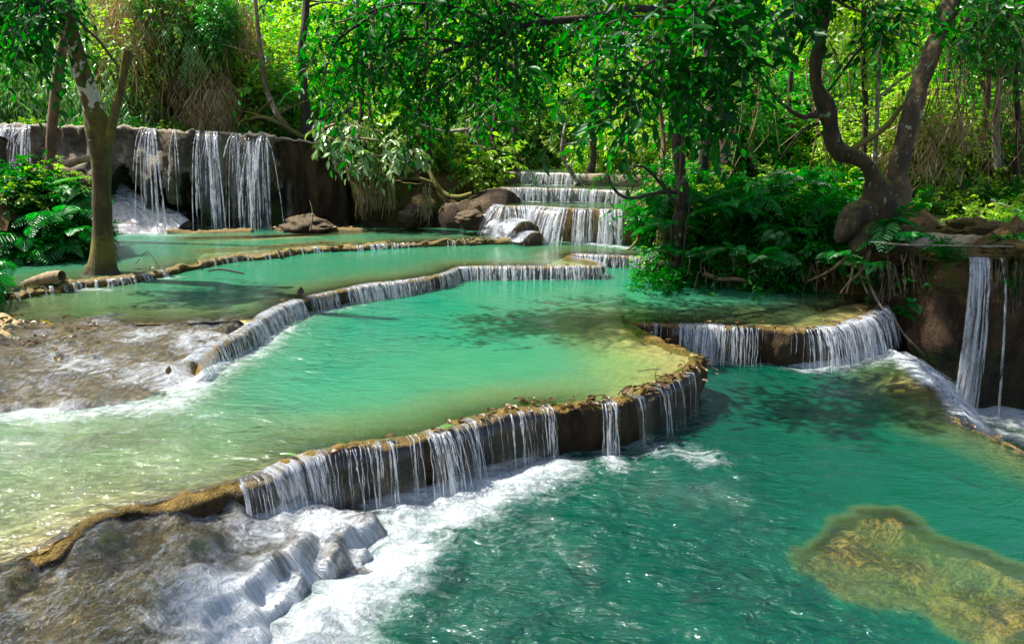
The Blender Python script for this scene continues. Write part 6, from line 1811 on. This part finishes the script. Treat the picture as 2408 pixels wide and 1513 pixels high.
rock(722, 533, 15.6, (0.55, 0.5, 0.25), M_BROWN, 'grey boulder at the foot of the widest stream of the tufa cliff', 3)
rock(756, 536, 15.4, (0.34, 0.34, 0.12), M_BROWN, 'lower boulder in front of the grey one', 4)
rock(446, 866, 8.05, (0.17, 0.15, 0.11), M_SHELF, 'small wet rock at the lower left end of the winding dam', 9)
rock(965, 512, 15.6, (0.22, 0.25, 0.26), M_BROWN, 'dark rounded boulder beside the thin fall on the root covered cliff', 5)
rock(1105, 512, 15.0, (0.3, 0.3, 0.16), M_BROWN, 'rock among the small steps left of the sunlit fall', 6)
for i, (x0, x1, y, Y, lab) in enumerate([(285, 600, 541, 15.4, 'long low ochre ledge under the thin streams of the tufa cliff'), (640, 860, 531, 15.6, 'thin leaf strewn ochre ledge below the brown end of the cliff')]):
    P = smooth(np.array([atY(x0, y, Y), atY((x0 + x1) / 2, y + 3, Y - .2), atY(x1, y + 1, Y - .05)]), 0.06)
    P[:, 2] = Z3 + 0.07 + 0.05 * fbm(P, 1.2, 3, 60 + i)
    me, _, _ = sweep_wall('rock_ledge', P, P[:, 2], Z3 - 0.2, lambda t, s: 0.03 + 0.1 * t, [M_GOLD], 0.35, 8, 0.10, 3.0, 500 + i, 0.05, 0.05)
    link('rock_ledge', me, None, lab, 'rock')
for i, (px, py, Y, sx, lab) in enumerate([(2100, 606, 10.15, .26, 'rooty hummock on the creek edge below the burl'), (2160, 602, 9.9, .24, 'mossy hummock on the creek edge left of the narrow waterfall'), (2215, 606, 9.62, .20, 'brown lump beside the lip of the narrow waterfall'), (2340, 603, 9.45, .20, 'brown lump right of the lip of the narrow waterfall'), (2400, 592, 9.45, .30, 'rooty hummock on the creek edge at the right edge'), (2290, 540, 10.6, .34, 'low mossy bar in the creek'), (2370, 552, 10.4, .3, 'mossy rock in the creek at the right edge'), (2110, 548, 10.6, .26, 'small mossy bar in the creek beside the leaning tree')]):
    rock(px, py, Y, (sx * 1.5, sx, sx * 0.55), M_ROOTW, lab, 40 + i, 'hummock', 'hummock')
pL_, tL_ = limb([(48, 672, 9.95), (70, 664, 9.9), (100, 656, 9.85), (128, 650, 9.8), (146, 648, 9.78)], [14, 24, 32, 34, 30], 0.05, 14, 0.18, 510)
V, F = tL_
link('log', mesh_np('log', V, F, [MB_TAN]), None, 'short brown log lying in the shallows left of the mottled tree', 'log')
for i, (pts, w, lab, mb) in enumerate([([(2045, 568, 9.6), (2120, 575, 9.5), (2220, 577, 9.4), (2330, 579, 9.3), (2440, 580, 9.2)], [5, 6, 5, 5, 4], 'long pale stick lying across the creek', MB_GREY), ([(2100, 745, 8.8), (2130, 790, 8.4), (2165, 825, 8.2), (2175, 840, 8.1)], [6, 6, 5, 4], 'dark stick leaning into the white water beside the right dam', MB_DARK),
                                        ([(2330, 545, 9.9), (2370, 572, 9.6), (2420, 605, 9.3)], [6, 6, 5], 'thin dark branch leaning over the creek at the right edge', MB_DARK), ([(2330, 470, 12), (2370, 485, 11.8), (2420, 505, 11.5)], [8, 7, 6], 'fallen grey branch on the creek bank at the right edge', MB_GREY),
                                        ([(490, 636, 10.75), (520, 633, 10.7), (560, 640, 10.6), (574, 643, 10.55)], [5, 6, 6, 4], 'dark stick lying on the debris ridge', MB_DARK), ([(1545, 905, 6.2), (1541, 880, 6.2), (1546, 862, 6.2)], [3, 3, 2], 'thin upright twig standing on the rim of the emerald pool', MB_TAN),
                                        ([(1500, 872, 6.6), (1530, 868, 6.55), (1555, 868, 6.5)], [3, 3, 2], 'thin dark twig lying near the bend of the front dam', MB_DARK), ([(320, 620, 10.4), (345, 590, 10.4), (362, 610, 10.3), (375, 628, 10.3)], [2.5, 2, 2, 2], 'thin drooping bare twig over the water right of the mottled tree', MB_DARK),
                                        ([(20, 845, 7.2), (60, 835, 7.3), (110, 845, 7.3), (170, 850, 7.3)], [8, 7, 6, 4], 'wet stick lying on the left edge of the rapids', MB_DARK), ([(730, 540, 15.0), (735, 500, 15.1), (728, 470, 15.2)], [5, 4, 2], 'thin dead sapling in front of the grey boulder', MB_TAN)]):
    _, (V, F) = limb(pts, w, 0.06, 6, 0.15, 520 + i)
    link('stick', mesh_np('stick', V, F, [mb]), None, lab, 'stick')

# ------------------------------------------------------------------ fallen leaves
def fallen(p, size, label, group, meshes=None, rot=None, lift=0.02):
    o = bpy.data.objects.new('fallen_leaf', (meshes or LS_DEAD)[int(rt.integers(len(meshes or LS_DEAD)))])
    COL.objects.link(o)
    o.location = (p[0], p[1], p[2] + lift)
    o.scale = (size, size, size)
    o.rotation_euler = rot if rot else (rt.normal(0, 0.16), rt.normal(0, 0.16), rt.uniform(0, 6.28))
    o['label'] = label
    o['category'] = 'leaf'
    if group:
        o['group'] = group
    return o


def strew(P, n, label, group, s0=0.07, s1=0.15, spread=0.05, clump=None, meshes=None, lift=0.03):
    N = normals2(P)
    for i in range(n):
        k = int(rt.integers(len(P)))
        if clump is not None:
            k = int(np.clip(rt.choice(clump) * len(P) + rt.normal(0, 0.03 * len(P)), 0, len(P) - 1))
        u = rt.normal(0, spread)
        p = P[k].copy()
        p[:2] += N[k] * u
        p[2] -= max(0, u) * 0.6
        fallen(p, rt.uniform(s0, s1), label, group, meshes, None, lift)


FRs = FRONT[:int(len(FRONT) * 0.97)]
strew(sub(FRs[:int(len(FRs) * .85)], 1230, 1655), 75, 'brown dead leaf among many on the right part of the front dam rim', 'dead leaves on the front dam', 0.05, 0.125, 0.07, lift=0.02)
strew(FRONT[-60:], 22, 'small dead leaf on the curled end of the front dam', 'dead leaves on the curled dam end', 0.05, 0.10, 0.07, lift=0.018)
strew(sub(FRs[:int(len(FRs) * .85)], 600, 1230), 16, 'wet leaf caught on the left half of the front dam rim', 'wet leaves on the front dam', 0.06, 0.11, 0.05)
strew(RIGHT, 42, 'dead leaf on the rim of the right dam', 'dead leaves on the right dam', 0.06, 0.13, 0.05)
strew(D2a, 16, 'dark leaf stuck on the winding dam', 'leaves on the winding dam', 0.06, 0.12, 0.05)
strew(DAM3, 46, 'dark dead leaf on the debris ridge', 'dead leaves on the debris ridge', 0.08, 0.18, 0.08, lift=0.05)
strew(sub(RIM0, 2420, 2250), 14, 'dead leaf on the right rim of the nearest pool', 'dead leaves on the right rim', 0.05, 0.10, 0.05)
for i in range(48):
    p = at(rt.uniform(-40, 235), rt.uniform(752, 800) + (40 * rt.uniform() if rt.uniform() < 0.3 else 0), 0.76)
    p[2] = float(idw(CR, p[None, :2], 3.6)[0]) + 0.03
    fallen(p, rt.uniform(0.07, 0.15), 'dead leaf in the litter on the left edge above the rapids', 'leaf litter above the rapids')
for i in range(18):
    p = at(rt.uniform(2060, 2420), rt.uniform(508, 540), 1.52)
    fallen(p, rt.uniform(0.08, 0.16), 'dead leaf on the creek bed at the right', 'dead leaves on the creek')
for i in range(10):
    p = at(rt.uniform(640, 860), rt.uniform(526, 540), Z3 + 0.1)
    fallen(p, rt.uniform(0.10, 0.18), 'dead leaf on the ochre ledge below the cliff', 'dead leaves on the ochre ledge')


def crest_at(P, px, dz=0.05):
    q = P[np.argmin(abs(pxcol(P) - px))].copy()
    q[2] += dz
    return q


Fm = FRs[:int(len(FRs) * .85)]
fallen(crest_at(Fm, 1380, 0.035), 0.17, 'largest brown curled leaf lying on the front dam rim', None, LS_DEAD[:3], (0.1, -0.3, -1.45))
fallen(crest_at(Fm, 1462, 0.03), 0.14, 'pointed brown leaf standing upright on the front dam rim', None, LS_DEAD[:3], (0.5, 0.3, -0.9))
fallen(crest_at(Fm, 1540, 0.03), 0.15, 'big brown leaf draped over the front dam near its bend', None, LS_DEAD[3:], (-0.5, 0.2, -2.0))
fallen(crest_at(Fm, 700, 0.012), 0.16, 'pale green wet leaf on the left part of the front dam rim', None, LS_PALE, (0.0, 0.1, 1.3))
fallen(crest_at(Fm, 1030, 0.012), 0.15, 'pale green wet leaf on the middle of the front dam rim', None, LS_PALE, (0.0, 0.1, -1.2))
fallen(at(2128, 925, 0.02), 0.20, 'green and yellow leaf on the ochre bump of the right rim', None, LS_YEL, (0, 0.1, 1.9))
fallen(at(125, 768, 0.83), 0.16, 'yellow leaf on the dark litter above the rapids', None, LS_YEL, (0.6, 0.1, 2.9))
fallen(crest_at(D2a, 708, 0.0), 0.15, 'dark upright leaf between two curtains of the winding dam', None, LS_DEAD[3:], (1.2, 0.2, 0.3))
fallen(at(396, 885, 0.60), 0.09, 'small upright dark leaf at the lower end of the rapids', None, LS_DEAD[3:], (1.2, 0.2, 0.3))
